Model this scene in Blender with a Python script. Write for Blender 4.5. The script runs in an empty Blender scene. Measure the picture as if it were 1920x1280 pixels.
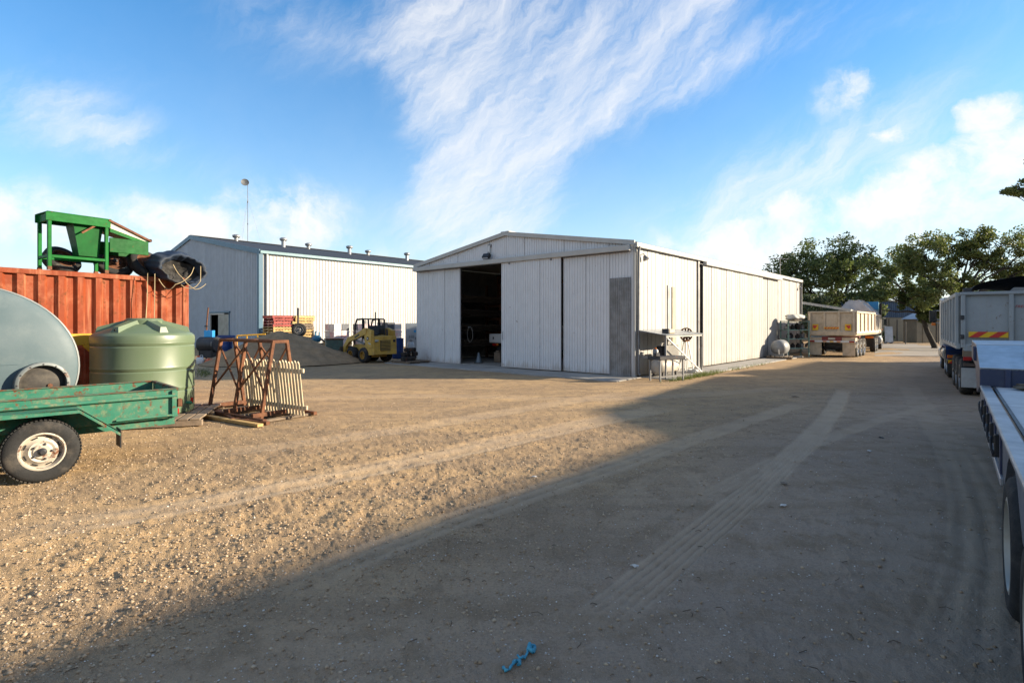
import bpy, math, random
import numpy as np
from mathutils import Vector, Matrix
R = math.radians
random.seed(7); rng = np.random.default_rng(7)
sc = bpy.context.scene
COL = sc.collection

# ------------------------------------------------------------------ camera
F = 1020.0; HZ = 606.0; EYE = 1.65            # focal length in photo pixels, horizon row, eye height
cam = bpy.data.cameras.new('camera'); co = bpy.data.objects.new('camera', cam); COL.objects.link(co)
co.location = (0, 0, EYE); co.rotation_euler = (R(90), 0, 0)
cam.sensor_width = 36; cam.lens = F / 1920 * 36; cam.shift_y = -(640 - HZ) / 1920
cam.clip_start = 0.05; cam.clip_end = 5000
sc.camera = co
def gp(px, py):                                # point of the flat yard seen at a photo pixel
    D = F * EYE / (py - HZ); return ((px - 960) / F * D, D)
def at(px, py, D): return ((px - 960) / F * D, D, EYE - (py - HZ) / F * D)

# ------------------------------------------------------------------ sun, sky, exposure
SUN_EL = R(18.0); SUN_AZ = math.atan2(1.0, 0.045)      # azimuth clockwise from +Y
sd = Vector((math.sin(SUN_AZ) * math.cos(SUN_EL), math.cos(SUN_AZ) * math.cos(SUN_EL), math.sin(SUN_EL)))
sl = bpy.data.lights.new('sun', 'SUN'); so = bpy.data.objects.new('sun', sl); COL.objects.link(so)
sl.energy = 5.0; sl.angle = R(1.0); sl.color = (1.0, 0.85, 0.64)
so.rotation_euler = (-sd).to_track_quat('-Z', 'Y').to_euler()
sc.view_settings.view_transform = 'Standard'; sc.view_settings.look = 'None'
sc.view_settings.gamma = 1; sc.view_settings.use_curve_mapping = False
sc.view_settings.exposure = 1.40

w = bpy.data.worlds.new('World'); sc.world = w; w.use_nodes = True
wn = w.node_tree; wn.nodes.clear()
def N(t, ty, **kw):
    n = t.nodes.new(ty)
    for k, v in kw.items():
        if k.startswith('i_'):
            k = k[2:]; k = int(k) if k.isdigit() else k.replace('_', ' ')
            n.inputs[k].default_value = v
        else: setattr(n, k, v)
    return n
def L(t, a, b): t.links.new(a, b)
def math_(t, op, a, b=None, c=None, clamp=False):
    n = t.nodes.new('ShaderNodeMath'); n.operation = op; n.use_clamp = clamp
    for i, v in enumerate((a, b, c)):
        if v is None: continue
        if isinstance(v, (int, float)): n.inputs[i].default_value = v
        else: t.links.new(v, n.inputs[i])
    return n.outputs[0]
def mixc(t, f, a, b, mode='MIX'):
    n = t.nodes.new('ShaderNodeMix'); n.data_type = 'RGBA'; n.blend_type = mode
    for s, v in ((n.inputs[0], f), (n.inputs[6], a), (n.inputs[7], b)):
        if hasattr(v, 'is_output'): t.links.new(v, s)
        elif isinstance(v, (int, float)): s.default_value = v
        else: s.default_value = (*v[:3], 1)
    return n.outputs[2]
def ramp(t, f, a, b):
    n = t.nodes.new('ShaderNodeMapRange'); n.interpolation_type = 'SMOOTHSTEP'
    t.links.new(f, n.inputs[0]); n.inputs[1].default_value = a; n.inputs[2].default_value = b
    return n.outputs[0]
def noise(t, vec, scale, detail=4, rough=.55, dist=0):
    n = t.nodes.new('ShaderNodeTexNoise'); n.inputs['Scale'].default_value = scale
    n.inputs['Detail'].default_value = detail; n.inputs['Roughness'].default_value = rough
    n.inputs['Distortion'].default_value = dist
    if vec is not None: t.links.new(vec, n.inputs['Vector'])
    return n.outputs[0]
def mapping(t, vec, loc=(0,0,0), rot=(0,0,0), scale=(1,1,1), ty='POINT'):
    n = t.nodes.new('ShaderNodeMapping'); n.vector_type = ty
    n.inputs[1].default_value = loc; n.inputs[2].default_value = rot; n.inputs[3].default_value = scale
    t.links.new(vec, n.inputs[0]); return n.outputs[0]

def build_sky(t):
    sky = N(t, 'ShaderNodeTexSky', sky_type='NISHITA', sun_disc=False)
    sky.sun_elevation = SUN_EL; sky.sun_rotation = SUN_AZ
    sky.air_density = 1.0; sky.dust_density = 0.4; sky.ozone_density = 2.5; sky.altitude = 50
    tc = N(t, 'ShaderNodeTexCoord'); sep = N(t, 'ShaderNodeSeparateXYZ'); L(t, tc.outputs['Generated'], sep.inputs[0])
    az = math_(t, 'ARCTAN2', sep.outputs[0], sep.outputs[1]); el = math_(t, 'ARCSINE', sep.outputs[2])
    cb = N(t, 'ShaderNodeCombineXYZ'); L(t, az, cb.inputs[0]); L(t, el, cb.inputs[1])
    ae = cb.outputs[0]
    # wispy warp of the cloud coordinates
    nz = N(t, 'ShaderNodeTexNoise', i_Scale=6.0, i_Detail=6.0, i_Roughness=.62); L(t, ae, nz.inputs[0])
    sub = N(t, 'ShaderNodeVectorMath', operation='SUBTRACT'); L(t, nz.outputs['Color'], sub.inputs[0]); sub.inputs[1].default_value = (.5,.5,.5)
    scl = N(t, 'ShaderNodeVectorMath', operation='SCALE'); L(t, sub.outputs[0], scl.inputs[0]); scl.inputs[3].default_value = .10
    add = N(t, 'ShaderNodeVectorMath', operation='ADD'); L(t, ae, add.inputs[0]); L(t, scl.outputs[0], add.inputs[1])
    wv = add.outputs[0]
    def blob(px, py, rx, ry, rot, amt):
        r = (px - 960) / F; e = (HZ - py) / F; a = math.atan(r); k = math.cos(a)
        m = mapping(t, wv, (a, math.atan(e * k), 0), (0, 0, R(rot)), (rx / F * k, ry / F * k, 1), 'TEXTURE')
        g = N(t, 'ShaderNodeTexGradient', gradient_type='SPHERICAL'); L(t, m, g.inputs[0])
        return math_(t, 'MULTIPLY', g.outputs['Fac'], amt)
    def total(bl):
        v = None
        for b in bl:
            o = blob(*b); v = o if v is None else math_(t, 'ADD', v, o)
        return v
    # thin fibrous high cloud
    s1 = noise(t, mapping(t, wv, rot=(0, 0, R(30)), scale=(1 / 1.6, 1 / 12, 1), ty='TEXTURE'), 1.0, 7, .68)
    s2 = noise(t, mapping(t, wv, rot=(0, 0, R(56)), scale=(1 / 2.2, 1 / 14, 1), ty='TEXTURE'), 1.0, 6, .68)
    fib = math_(t, 'ADD', math_(t, 'MULTIPLY', s1, .6), math_(t, 'MULTIPLY', s2, .4))
    thin = total([(890, 200, 190, 360, 12, .95), (840, 350, 120, 230, 0, .6), (1130, 150, 460, 120, 34, .9), (1330, 130, 460, 70, 18, .6), (1200, 60, 420, 90, 24, .5),
                  (600, 60, 420, 120, -8, .5), (1000, 30, 400, 150, 0, .7), (200, 255, 340, 90, -6, .6), (1480, 340, 460, 130, 20, .95),
                  (880, 410, 300, 100, 10, .8), (1700, 40, 500, 90, 5, .3), (130, 180, 260, 120, 30, .35)])
    m1 = math_(t, 'MULTIPLY', ramp(t, thin, .02, .75), ramp(t, math_(t, 'ADD', fib, math_(t, 'MULTIPLY', math_(t, 'MINIMUM', thin, 1.1), .20)), .47, .86))
    # soft white banks low down, denser puffs to the right
    pf = noise(t, wv, 9, 6, .62)
    thick = total([(90, 410, 420, 100, -3, .8), (540, 410, 170, 95, 10, .95), (370, 430, 200, 100, 0, .6), (1830, 290, 200, 85, 20, .85), (1600, 170, 95, 55, 15, .85),
                   (1845, 190, 75, 45, 0, 1.1), (1680, 250, 80, 40, 20, .8), (1650, 400, 480, 110, 10, .6), (1380, 460, 330, 80, 5, .8), (1940, 400, 300, 160, 0, .45),
                   (720, 470, 160, 50, 0, .4), (1500, 320, 190, 90, 30, .5)])
    m2 = math_(t, 'MULTIPLY', ramp(t, thick, .02, .65), ramp(t, math_(t, 'ADD', pf, math_(t, 'MULTIPLY', math_(t, 'MINIMUM', thick, 1.0), .28)), .50, .86))
    # unseen clouds beyond the frame, thickened to brighten the shaded areas
    behind = ramp(t, math_(t, 'ABSOLUTE', az), .85, 1.25)
    m3 = math_(t, 'MULTIPLY', behind, ramp(t, math_(t, 'ADD', math_(t, 'MULTIPLY', fib, .6), math_(t, 'MULTIPLY', pf, .5)), .42, .72))
    m = math_(t, 'MAXIMUM', math_(t, 'MAXIMUM', math_(t, 'MULTIPLY', m1, .78), math_(t, 'MULTIPLY', m2, .95)), math_(t, 'MULTIPLY', m3, .85))
    up = ramp(t, el, -.02, .03); m = math_(t, 'MULTIPLY', m, up)
    hsv = N(t, 'ShaderNodeHueSaturation', i_Saturation=1.4, i_Value=1.0); L(t, sky.outputs[0], hsv.inputs['Color'])
    # pale veil thickening towards the horizon
    veil = math_(t, 'POWER', 2.718, math_(t, 'MULTIPLY', math_(t, 'MAXIMUM', el, 0.0), -4.4))
    veil = math_(t, 'MULTIPLY', veil, math_(t, 'ADD', math_(t, 'MULTIPLY', pf, .5), .62), clamp=True)
    base = mixc(t, veil, hsv.outputs[0], VEIL)
    col = mixc(t, m, base, CLOUD)
    bg = N(t, 'ShaderNodeBackground', i_Strength=.1); L(t, col, bg.inputs[0])
    out = N(t, 'ShaderNodeOutputWorld'); L(t, bg.outputs[0], out.inputs[0])
CLOUD = (4.1, 4.05, 4.0); VEIL = (3.05, 3.45, 3.75)
build_sky(wn)
w.cycles.sampling_method = 'MANUAL'; w.cycles.sample_map_resolution = 512

# ------------------------------------------------------------------ mesh helpers
class MB:
    def __init__(s, M=None): s.v = []; s.f = []; s.M = M
    def add(s, vs, fs, M=None):
        o = len(s.v)
        for p in vs:
            p = Vector(p)
            if M is not None: p = M @ p
            if s.M is not None: p = s.M @ p
            s.v.append(tuple(p))
        s.f += [tuple(i + o for i in f) for f in fs]; return s
    def box(s, c, d, rot=(0, 0, 0), b=0.0, M=None):
        x, y, z = (k / 2 for k in d); T = Matrix.Translation(c)
        if any(rot):
            from mathutils import Euler
            T = T @ Euler(rot).to_matrix().to_4x4()
        if M is not None: T = M @ T
        if b <= 0:
            vs = [(i, j, k) for i in (-x, x) for j in (-y, y) for k in (-z, z)]
            fs = [(0, 1, 3, 2), (4, 6, 7, 5), (0, 4, 5, 1), (2, 3, 7, 6), (0, 2, 6, 4), (1, 5, 7, 3)]
            return s.add(vs, fs, T)
        b = min(b, x * .9, y * .9, z * .9); vs = []; idx = {}
        for i in (-1, 1):
            for j in (-1, 1):
                for k in (-1, 1):
                    for a in range(3):
                        p = [i * x, j * y, k * z]
                        for q in range(3):
                            if q != a: p[q] -= (i, j, k)[q] * b
                        idx[(i, j, k, a)] = len(vs); vs.append(p)
        fs = []
        for a in range(3):
            o = [q for q in range(3) if q != a]
            for sg in (-1, 1):
                q = []
                for (m, n) in ((-1, -1), (1, -1), (1, 1), (-1, 1)):
                    key = [0, 0, 0]; key[a] = sg; key[o[0]] = m; key[o[1]] = n; q.append(idx[(*key, a)])
                flip = (sg < 0) != (a == 1)
                fs.append(tuple(reversed(q)) if flip else tuple(q))
        for a in range(3):                                   # edges along axis a
            o = [q for q in range(3) if q != a]
            for m in (-1, 1):
                for n in (-1, 1):
                    def K(e, ax):
                        key = [0, 0, 0]; key[a] = e; key[o[0]] = m; key[o[1]] = n; return idx[(*key, ax)]
                    q = [K(-1, o[0]), K(1, o[0]), K(1, o[1]), K(-1, o[1])]
                    flip = (m * n > 0) != (a == 1)
                    fs.append(tuple(q) if not flip else tuple(reversed(q)))
        for i in (-1, 1):
            for j in (-1, 1):
                for k in (-1, 1):
                    q = (idx[(i, j, k, 0)], idx[(i, j, k, 1)], idx[(i, j, k, 2)])
                    fs.append(q if i * j * k > 0 else tuple(reversed(q)))
        return s.add(vs, fs, T)
    def bar(s, p, q, w, h, b=0.0, up=(0, 0, 1), ext=0.0):
        p = Vector(p); q = Vector(q); d = q - p; ln = d.length; x = d / ln
        u = Vector(up)
        if abs(x.dot(u)) > .98: u = Vector((0, 1, 0))
        y = u.cross(x).normalized(); z = x.cross(y)
        M = Matrix.Translation((p + q) / 2) @ Matrix((x, y, z)).transposed().to_4x4()
        return s.box((0, 0, 0), (ln + 2 * ext, w, h), b=b, M=M)
    def tube(s, pts, r, n=8, caps=True):
        P = [Vector(p) for p in pts]; m = len(P); rs = r if isinstance(r, (list, tuple)) else [r] * m
        vs = []; fs = []; prev = None
        for i, p in enumerate(P):
            t = (P[min(i + 1, m - 1)] - P[max(i - 1, 0)]).normalized()
            if prev is None:
                a = Vector((0, 0, 1)) if abs(t.z) < .9 else Vector((1, 0, 0)); x = a.cross(t).normalized()
            else:
                x = prev - t * prev.dot(t); x = x.normalized() if x.length > 1e-6 else prev
            prev = x; y = t.cross(x)
            for k in range(n):
                a = 2 * math.pi * k / n; vs.append(p + (x * math.cos(a) + y * math.sin(a)) * rs[i])
        for i in range(m - 1):
            for k in range(n):
                fs.append((i*n+k, i*n+(k+1) % n, (i+1)*n+(k+1) % n, (i+1)*n+k))
        if caps: fs += [tuple(reversed(range(n))), tuple(range((m-1)*n, m*n))]
        return s.add(vs, fs)
    def lathe(s, prof, n=24, M=None, closed=False):
        vs = []; fs = []; m = len(prof)
        for (r, z) in prof:
            for k in range(n):
                a = 2 * math.pi * k / n; vs.append((max(r, 1e-4) * math.cos(a), max(r, 1e-4) * math.sin(a), z))
        for i in range(m if closed else m - 1):
            j = (i + 1) % m
            for k in range(n): fs.append((i*n+k, i*n+(k+1) % n, j*n+(k+1) % n, j*n+k))
        return s.add(vs, fs, M)
    def prism(s, pts, ext, M=None):
        P = [Vector(p) for p in pts]; e = Vector(ext); n = len(P)
        nr = Vector((0, 0, 0))
        for i in range(n): nr += P[i].cross(P[(i+1) % n])
        if nr.dot(e) > 0: P = P[::-1]
        vs = P + [p + e for p in P]
        fs = [tuple(range(n)), tuple(reversed(range(n, 2*n)))] + [(i, i+n, (i+1) % n + n, (i+1) % n) for i in range(n)]
        return s.add(vs, fs, M)
    def quad(s, a, b, c, d): return s.add([a, b, c, d], [(0, 1, 2, 3)])
    def build(s, name, mat, parent=None, label=None, smooth=None, kind=None):
        me = bpy.data.meshes.new(name); me.from_pydata(s.v, [], s.f); me.update()
        if smooth:
            me.polygons.foreach_set('use_smooth', [True] * len(me.polygons)); me.set_sharp_from_angle(angle=R(smooth))
        me.materials.append(mat)
        o = bpy.data.objects.new(name, me); COL.objects.link(o)
        if parent: o.parent = parent
        if label: o['label'] = label
        if kind: o['kind'] = kind
        return o
def thing(name, label, cat, loc=(0, 0, 0), rz=0, group=None):
    o = bpy.data.objects.new(name, None); COL.objects.link(o); o.location = loc if len(loc) == 3 else (*loc, 0)
    o.rotation_euler = (0, 0, rz); o.empty_display_size = .2
    return tag(o, label, cat, group)
def tag(o, label, cat, group=None):
    o['label'] = label; o['category'] = cat
    if group: o['group'] = group
    return o
def dup(o, parent=None, loc=None, rz=None, label=None):
    c = o.copy(); COL.objects.link(c); c.parent = parent
    if parent is None and loc is not None: c.location = loc if len(loc) == 3 else (*loc, 0)
    if parent is None and rz is not None: c.rotation_euler = (0, 0, rz)
    if label: c['label'] = label
    for ch in list(o.children): dup(ch, c)
    return c
def npmesh(name, V, Fq, mat, smooth=False, attrs=None):          # numpy verts, quads or tris
    me = bpy.data.meshes.new(name); n, k = Fq.shape
    me.vertices.add(len(V)); me.vertices.foreach_set('co', np.ascontiguousarray(V, dtype=np.float32).ravel())
    me.loops.add(n * k); me.loops.foreach_set('vertex_index', np.ascontiguousarray(Fq, dtype=np.int32).ravel())
    me.polygons.add(n); me.polygons.foreach_set('loop_start', np.arange(0, n * k, k, dtype=np.int32))
    if smooth: me.polygons.foreach_set('use_smooth', np.ones(n, dtype=bool))
    for an, arr in (attrs or {}).items():
        a = me.attributes.new(an, 'FLOAT', 'POINT'); a.data.foreach_set('value', np.ascontiguousarray(arr, dtype=np.float32))
    me.update(calc_edges=True); me.validate()
    me.materials.append(mat)
    o = bpy.data.objects.new(name, me); COL.objects.link(o); return o
def AX(axis, c=(0, 0, 0)):                                       # matrix turning local z onto an axis, moved to c
    return Matrix.Translation(c) @ Vector((0, 0, 1)).rotation_difference(Vector(axis)).to_matrix().to_4x4()

# ------------------------------------------------------------------ materials
MATS = {}
def pm(name, col, rough=.6, metal=0.0, var=.12, vs=2.5, dirt=None, damt=0.0, dscale=3.0, streak=0.0, rust=0.0, rscale=6.0,
       bump=0.0, bs=60.0, col2=None, spec=.4, rnd=.0, coat=0.0, splash=0.0):
    if name in MATS: return MATS[name]
    m = bpy.data.materials.new(name); m.use_nodes = True; t = m.node_tree; MATS[name] = m
    b = t.nodes['Principled BSDF']; b.inputs['Roughness'].default_value = rough; b.inputs['Metallic'].default_value = metal
    b.inputs['Specular IOR Level'].default_value = spec; b.inputs['Coat Weight'].default_value = coat
    tc = N(t, 'ShaderNodeTexCoord'); ob = tc.outputs['Object']
    inf = N(t, 'ShaderNodeObjectInfo')
    sh = N(t, 'ShaderNodeVectorMath', operation='ADD'); L(t, ob, sh.inputs[0])
    rv = N(t, 'ShaderNodeCombineXYZ')
    for i in range(3): L(t, math_(t, 'MULTIPLY', inf.outputs['Random'], (17.0, 31.0, 11.0)[i]), rv.inputs[i])
    L(t, rv.outputs[0], sh.inputs[1]); ob = sh.outputs[0]
    n1 = noise(t, ob, vs, 5, .6)
    c2 = col2 if col2 else tuple(c * (1 - 2.2 * var) for c in col)
    c = mixc(t, ramp(t, n1, .3, .7), col, c2)
    if rnd > 0:
        g = math_(t, 'ADD', math_(t, 'MULTIPLY', inf.outputs['Random'], 2 * rnd), 1 - rnd)
        vm = N(t, 'ShaderNodeVectorMath', operation='SCALE'); L(t, c, vm.inputs[0]); L(t, g, vm.inputs[3]); c = vm.outputs[0]
    rg = math_(t, 'ADD', math_(t, 'MULTIPLY', math_(t, 'SUBTRACT', noise(t, ob, vs * 4, 4), .5), .25), rough, clamp=True)
    if streak > 0:
        sn = noise(t, mapping(t, ob, scale=(9, 9, .5)), 1.6, 5, .6)
        c = mixc(t, math_(t, 'MULTIPLY', ramp(t, sn, .5, .75), streak), c, dirt or (.18, .15, .12))
    if damt > 0:
        dn = noise(t, ob, dscale, 7, .68)
        c = mixc(t, math_(t, 'MULTIPLY', ramp(t, dn, .48, .72), damt), c, dirt or (.18, .15, .12))
    if rust > 0:
        rn = math_(t, 'ADD', math_(t, 'MULTIPLY', noise(t, ob, rscale, 8, .7), .7), math_(t, 'MULTIPLY', noise(t, mapping(t, ob, scale=(6, 6, 1.2)), 2, 5, .6), .3))
        rm = ramp(t, rn, .62 - .22 * rust, .68 - .12 * rust)
        rc = mixc(t, noise(t, ob, rscale * 5, 4), (.16, .055, .02), (.07, .03, .018))
        c = mixc(t, rm, c, rc); rg = math_(t, 'ADD', rg, math_(t, 'MULTIPLY', rm, .3), clamp=True)
        if metal: L(t, math_(t, 'SUBTRACT', metal, rm, clamp=True), b.inputs['Metallic'])
    if splash > 0:                                  # mud thrown up against the foot of a wall
        sp_ = N(t, 'ShaderNodeSeparateXYZ'); L(t, tc.outputs['Object'], sp_.inputs[0])
        hgt = math_(t, 'ADD', sp_.outputs[2], math_(t, 'MULTIPLY', math_(t, 'SUBTRACT', noise(t, mapping(t, ob, scale=(3, 3, 1)), 1.5, 5, .65), .5), .9))
        c = mixc(t, math_(t, 'MULTIPLY', math_(t, 'SUBTRACT', 1.0, ramp(t, hgt, .02, .30)), splash), c, (.30, .22, .145))
    L(t, c, b.inputs['Base Color']); L(t, rg, b.inputs['Roughness'])
    if bump > 0:
        bp = N(t, 'ShaderNodeBump', i_Strength=min(1.0, bump), i_Distance=.01); L(t, noise(t, ob, bs, 5, .6), bp.inputs['Height']); L(t, bp.outputs[0], b.inputs['Normal'])
    return m
def emat(name, col, strength):
    m = bpy.data.materials.new(name); m.use_nodes = True; b = m.node_tree.nodes['Principled BSDF']
    b.inputs['Base Color'].default_value = (*col, 1); b.inputs['Emission Color'].default_value = (*col, 1); b.inputs['Emission Strength'].default_value = strength
    return m
# ------------------------------------------------------------------ the yard
def vnoise(x, y, seed=0):
    xi = np.floor(x).astype(np.int64); yi = np.floor(y).astype(np.int64); fx = x - xi; fy = y - yi
    fx = fx * fx * (3 - 2 * fx); fy = fy * fy * (3 - 2 * fy)
    def h(i, j):
        k = (i * 374761393 + j * 668265263 + seed * 1442695041) & 0xFFFFFFFF
        k = ((k ^ (k >> 13)) * 1274126177) & 0xFFFFFFFF; k = k ^ (k >> 16)
        return (k & 0xFFFF) / 65535.0
    a = h(xi, yi); b = h(xi + 1, yi); c = h(xi, yi + 1); d = h(xi + 1, yi + 1)
    return (a + (b - a) * fx) * (1 - fy) + (c + (d - c) * fx) * fy
def fbm(x, y, o=4, seed=0, g=.5):
    s = 0; a = 1; tt = 0
    for i in range(o): s = s + a * vnoise(x * 2 ** i + 7.3 * i, y * 2 ** i - 3.1 * i, seed + i); tt += a; a *= g
    return s / tt
TRACKS = [  # (polyline of yard points, half width, grooves, strength)
    ([gp(1085, 1190), gp(1300, 1010), gp(1440, 895), gp(1520, 820), gp(1560, 775), gp(1582, 728)], .17, 6, 1.0),
    ([gp(1290, 950), gp(1420, 880), gp(1530, 830), gp(1640, 790), gp(1760, 756)], .14, 4, .6),
    ([gp(500, 1130), gp(760, 1010), gp(1000, 925), gp(1335, 809), gp(1520, 752)], .20, 3, .65),
    ([gp(-40, 1010), gp(300, 960), gp(620, 895), gp(900, 835), gp(1110, 790), gp(1260, 760)], .30, 2, .7),
    ([gp(330, 860), gp(700, 815), gp(960, 770), gp(1180, 735)], .26, 2, .5),
    ([gp(1130, 960), gp(1250, 870), gp(1320, 900), gp(1290, 960)], .10, 3, .3),
    ([gp(1800, 1270), gp(1850, 1000), gp(1800, 860), gp(1740, 780), gp(1700, 720)], .22, 3, .4),
    ([gp(150, 760), gp(600, 745), gp(900, 740), gp(1150, 752), gp(1500, 725)], .3, 2, .4),
]
def seg_dist(x, y, P):
    best = np.full(x.shape, 1e9); sg = np.zeros(x.shape); al = np.zeros(x.shape); acc = 0; endf = np.ones(x.shape)
    P = np.array(P); Q = [P[0]]                                # smooth the path a little
    for i in range(len(P) - 1): Q += [P[i] * .75 + P[i+1] * .25, P[i] * .25 + P[i+1] * .75]
    Q.append(P[-1]); Q = np.array(Q); tot = np.sum(np.linalg.norm(np.diff(Q, axis=0), axis=1))
    for a, b in zip(Q[:-1], Q[1:]):
        d = b - a; ln = np.hypot(*d)
        if ln < 1e-6: continue
        t = np.clip(((x - a[0]) * d[0] + (y - a[1]) * d[1]) / ln ** 2, 0, 1)
        ex = x - a[0] - t * d[0]; ey = y - a[1] - t * d[1]; dd = np.hypot(ex, ey); m = dd < best
        best = np.where(m, dd, best); sg = np.where(m, (ex * -d[1] + ey * d[0]) / ln, sg); al = np.where(m, acc + t * ln, al); acc += ln
    ef = np.clip(np.minimum(al, tot - al) / 1.0, 0, 1)
    return best, sg, al, ef
def yard(x, y):
    """height, pale packed track mask, coarse gravel mask"""
    z = (fbm(x * .25, y * .25, 3, 3) - .5) * .06
    q = (x * .7507 - y * .6606)                                # across the direction of travel
    al_ = x * .6606 + y * .7507
    z = z + (fbm(q * 1.3, al_ * .12, 3, 11) - .5) * .05
    rough = np.clip((fbm(q * .7 + 5, al_ * .25, 4, 21) - .40) * 4.5, 0, 1)
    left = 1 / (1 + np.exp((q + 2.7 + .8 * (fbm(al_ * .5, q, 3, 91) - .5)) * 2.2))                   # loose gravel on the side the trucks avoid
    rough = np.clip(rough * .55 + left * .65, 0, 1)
    mask = np.zeros(x.shape)
    for P, hw, ng, st in TRACKS:
        d, sgn, al, ef = seg_dist(x, y, P)
        edge = hw * (1 + .25 * (fbm(al * 2, sgn * 0 + 3, 2, 5) - .5))
        m = np.clip((edge - d) / .03, 0, 1) * ef * st
        m = m * np.clip(.62 + .7 * fbm(al * 1.5, sgn * 9, 3, 9), 0, 1)
        z = z - m * .012 + np.clip(1 - np.abs(d - hw - .05) / .06, 0, 1) * .007 * ef * st
        gr = np.sin(sgn / (2 * hw) * 2 * np.pi * ng) * .014 + np.sin(al * 2 * np.pi / .11 + np.sign(np.sin(sgn * 20)) * 1.5) * .0012
        gf = np.clip((10 - np.hypot(x, y)) / 5, 0, 1)
        z = z + gr * m * gf
        mask = np.maximum(mask, m * (.66 + .34 * gf * np.sin(sgn / (2 * hw) * 2 * np.pi * ng)))
    rough = rough * (1 - .92 * mask)
    r = np.hypot(x, y); near = np.clip((16 - r) / 10, 0, 1)
    z = z + rough * near * ((fbm(x * 8, y * 8, 2, 31) - .5) * .034 + (np.abs(fbm(x * 28, y * 28, 2, 41) - .5)) * .034)
    z = z + near * (1 - mask * .6) * (fbm(x * 38, y * 38, 2, 51) - .5) * .013
    # tread ripples across the worn lane in the foreground
    lane = np.clip(1 - np.abs(q + .9 - .3 * np.sin(al_ * .4)) / .8, 0, 1)
    z = z + near * lane * (1 - mask) * np.sin((al_ + .25 * fbm(x * 2, y * 2, 2, 61)) * 2 * np.pi / .13) * .0035
    return z, mask, rough, left
def ground_mat():
    m = bpy.data.materials.new('yard_dirt'); m.use_nodes = True; t = m.node_tree; b = t.nodes['Principled BSDF']
    b.inputs['Roughness'].default_value = .95; b.inputs['Specular IOR Level'].default_value = .15
    tc = N(t, 'ShaderNodeTexCoord'); ob = tc.outputs['Object']
    a1 = N(t, 'ShaderNodeAttribute', attribute_name='track'); a2 = N(t, 'ShaderNodeAttribute', attribute_name='rough')
    big = noise(t, ob, .35, 6, .6); mid = noise(t, ob, 3.0, 6, .65); fine = noise(t, ob, 55, 4, .7); sp = noise(t, ob, 130, 2, .5)
    stre = noise(t, mapping(t, ob, rot=(0, 0, R(-48.65)), scale=(.25, 2.2, 1)), 1.1, 6, .65)
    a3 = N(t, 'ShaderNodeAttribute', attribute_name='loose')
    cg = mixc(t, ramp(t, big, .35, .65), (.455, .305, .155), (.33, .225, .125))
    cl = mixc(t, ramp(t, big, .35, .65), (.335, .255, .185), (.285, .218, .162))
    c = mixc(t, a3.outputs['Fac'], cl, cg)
    c = mixc(t, math_(t, 'MULTIPLY', ramp(t, stre, .44, .66), .6), c, (.25, .18, .115))
    c = mixc(t, math_(t, 'MULTIPLY', ramp(t, mid, .47, .64), .6), c, (.22, .155, .095))
    c = mixc(t, math_(t, 'MULTIPLY', a2.outputs['Fac'], math_(t, 'MULTIPLY', ramp(t, fine, .48, .62), .6)), c, (.15, .108, .072))
    c = mixc(t, math_(t, 'MULTIPLY', ramp(t, sp, .62, .72), .5), c, (.42, .37, .30))
    c = mixc(t, math_(t, 'MULTIPLY', ramp(t, fine, .60, .70), .35), c, (.44, .35, .25))
    c = mixc(t, math_(t, 'MULTIPLY', a1.outputs['Fac'], .75), c, (.50, .385, .265))
    L(t, c, b.inputs['Base Color'])
    bp = N(t, 'ShaderNodeBump', i_Strength=.9, i_Distance=.012); L(t, math_(t, 'ADD', fine, math_(t, 'MULTIPLY', sp, .6)), bp.inputs['Height'])
    L(t, bp.outputs[0], b.inputs['Normal'])
    return m
GM = ground_mat()
def build_ground():
    nr, na = 520, 760
    rr = np.concatenate([np.linspace(.3, 1.25, 24), 1.3 * (70 / 1.3) ** (np.linspace(0, 1, nr - 24))]); aa = np.radians(np.concatenate([np.linspace(-97, -51, 60), np.linspace(-50.6, 50.6, na - 120), np.linspace(51, 97, 60)]))
    # near sheet of the yard: rows get finer towards the point where one stands
    r2, a2 = np.meshgrid(rr, aa, indexing='ij'); x = (r2 * np.sin(a2)); y = (r2 * np.cos(a2))
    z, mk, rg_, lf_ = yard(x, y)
    fade = np.clip((68 - r2) / 10, 0, 1) * np.clip((r2 - .3) / .1, 0, 1) * np.clip((R(97) - np.abs(a2)) / R(3), 0, 1)
    z = z * fade
    i = np.arange(nr * na).reshape(nr, na)
    Fq = np.stack([i[:-1, :-1], i[:-1, 1:], i[1:, 1:], i[1:, :-1]], -1).reshape(-1, 4)[:, ::-1]
    V = np.stack([x, y, z], -1).reshape(-1, 3)
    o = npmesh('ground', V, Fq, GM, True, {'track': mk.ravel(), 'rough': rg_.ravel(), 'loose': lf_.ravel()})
    o['kind'] = 'structure'
    # the wide sheet below it that runs on to the horizon
    g = MB(); S = 2500
    g.quad((-S, -S, -.06), (S, -S, -.06), (S, S, -.06), (-S, S, -.06))
    e = g.build('far_ground', GM); e['kind'] = 'structure'
build_ground()
rd = MB(); rd.add([(*gp(1640, 668), .016), (*gp(1790, 668), .016), (*gp(1790, 652), .016), (*gp(1900, 645), .016), (*gp(1560, 645), .016), (*gp(1640, 652), .016)], [(0, 1, 2, 3, 4, 5)])
rm_ = pm('worn_bitumen', (.27, .24, .205), .9, var=.12, vs=.6, damt=.6, dscale=.8, dirt=(.32, .25, .18), bump=.4, bs=30)
ro = rd.build('road', rm_); ro['kind'] = 'structure'
def yz(x, y): return float(yard(np.array([float(x)]), np.array([float(y)]))[0][0])

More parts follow.
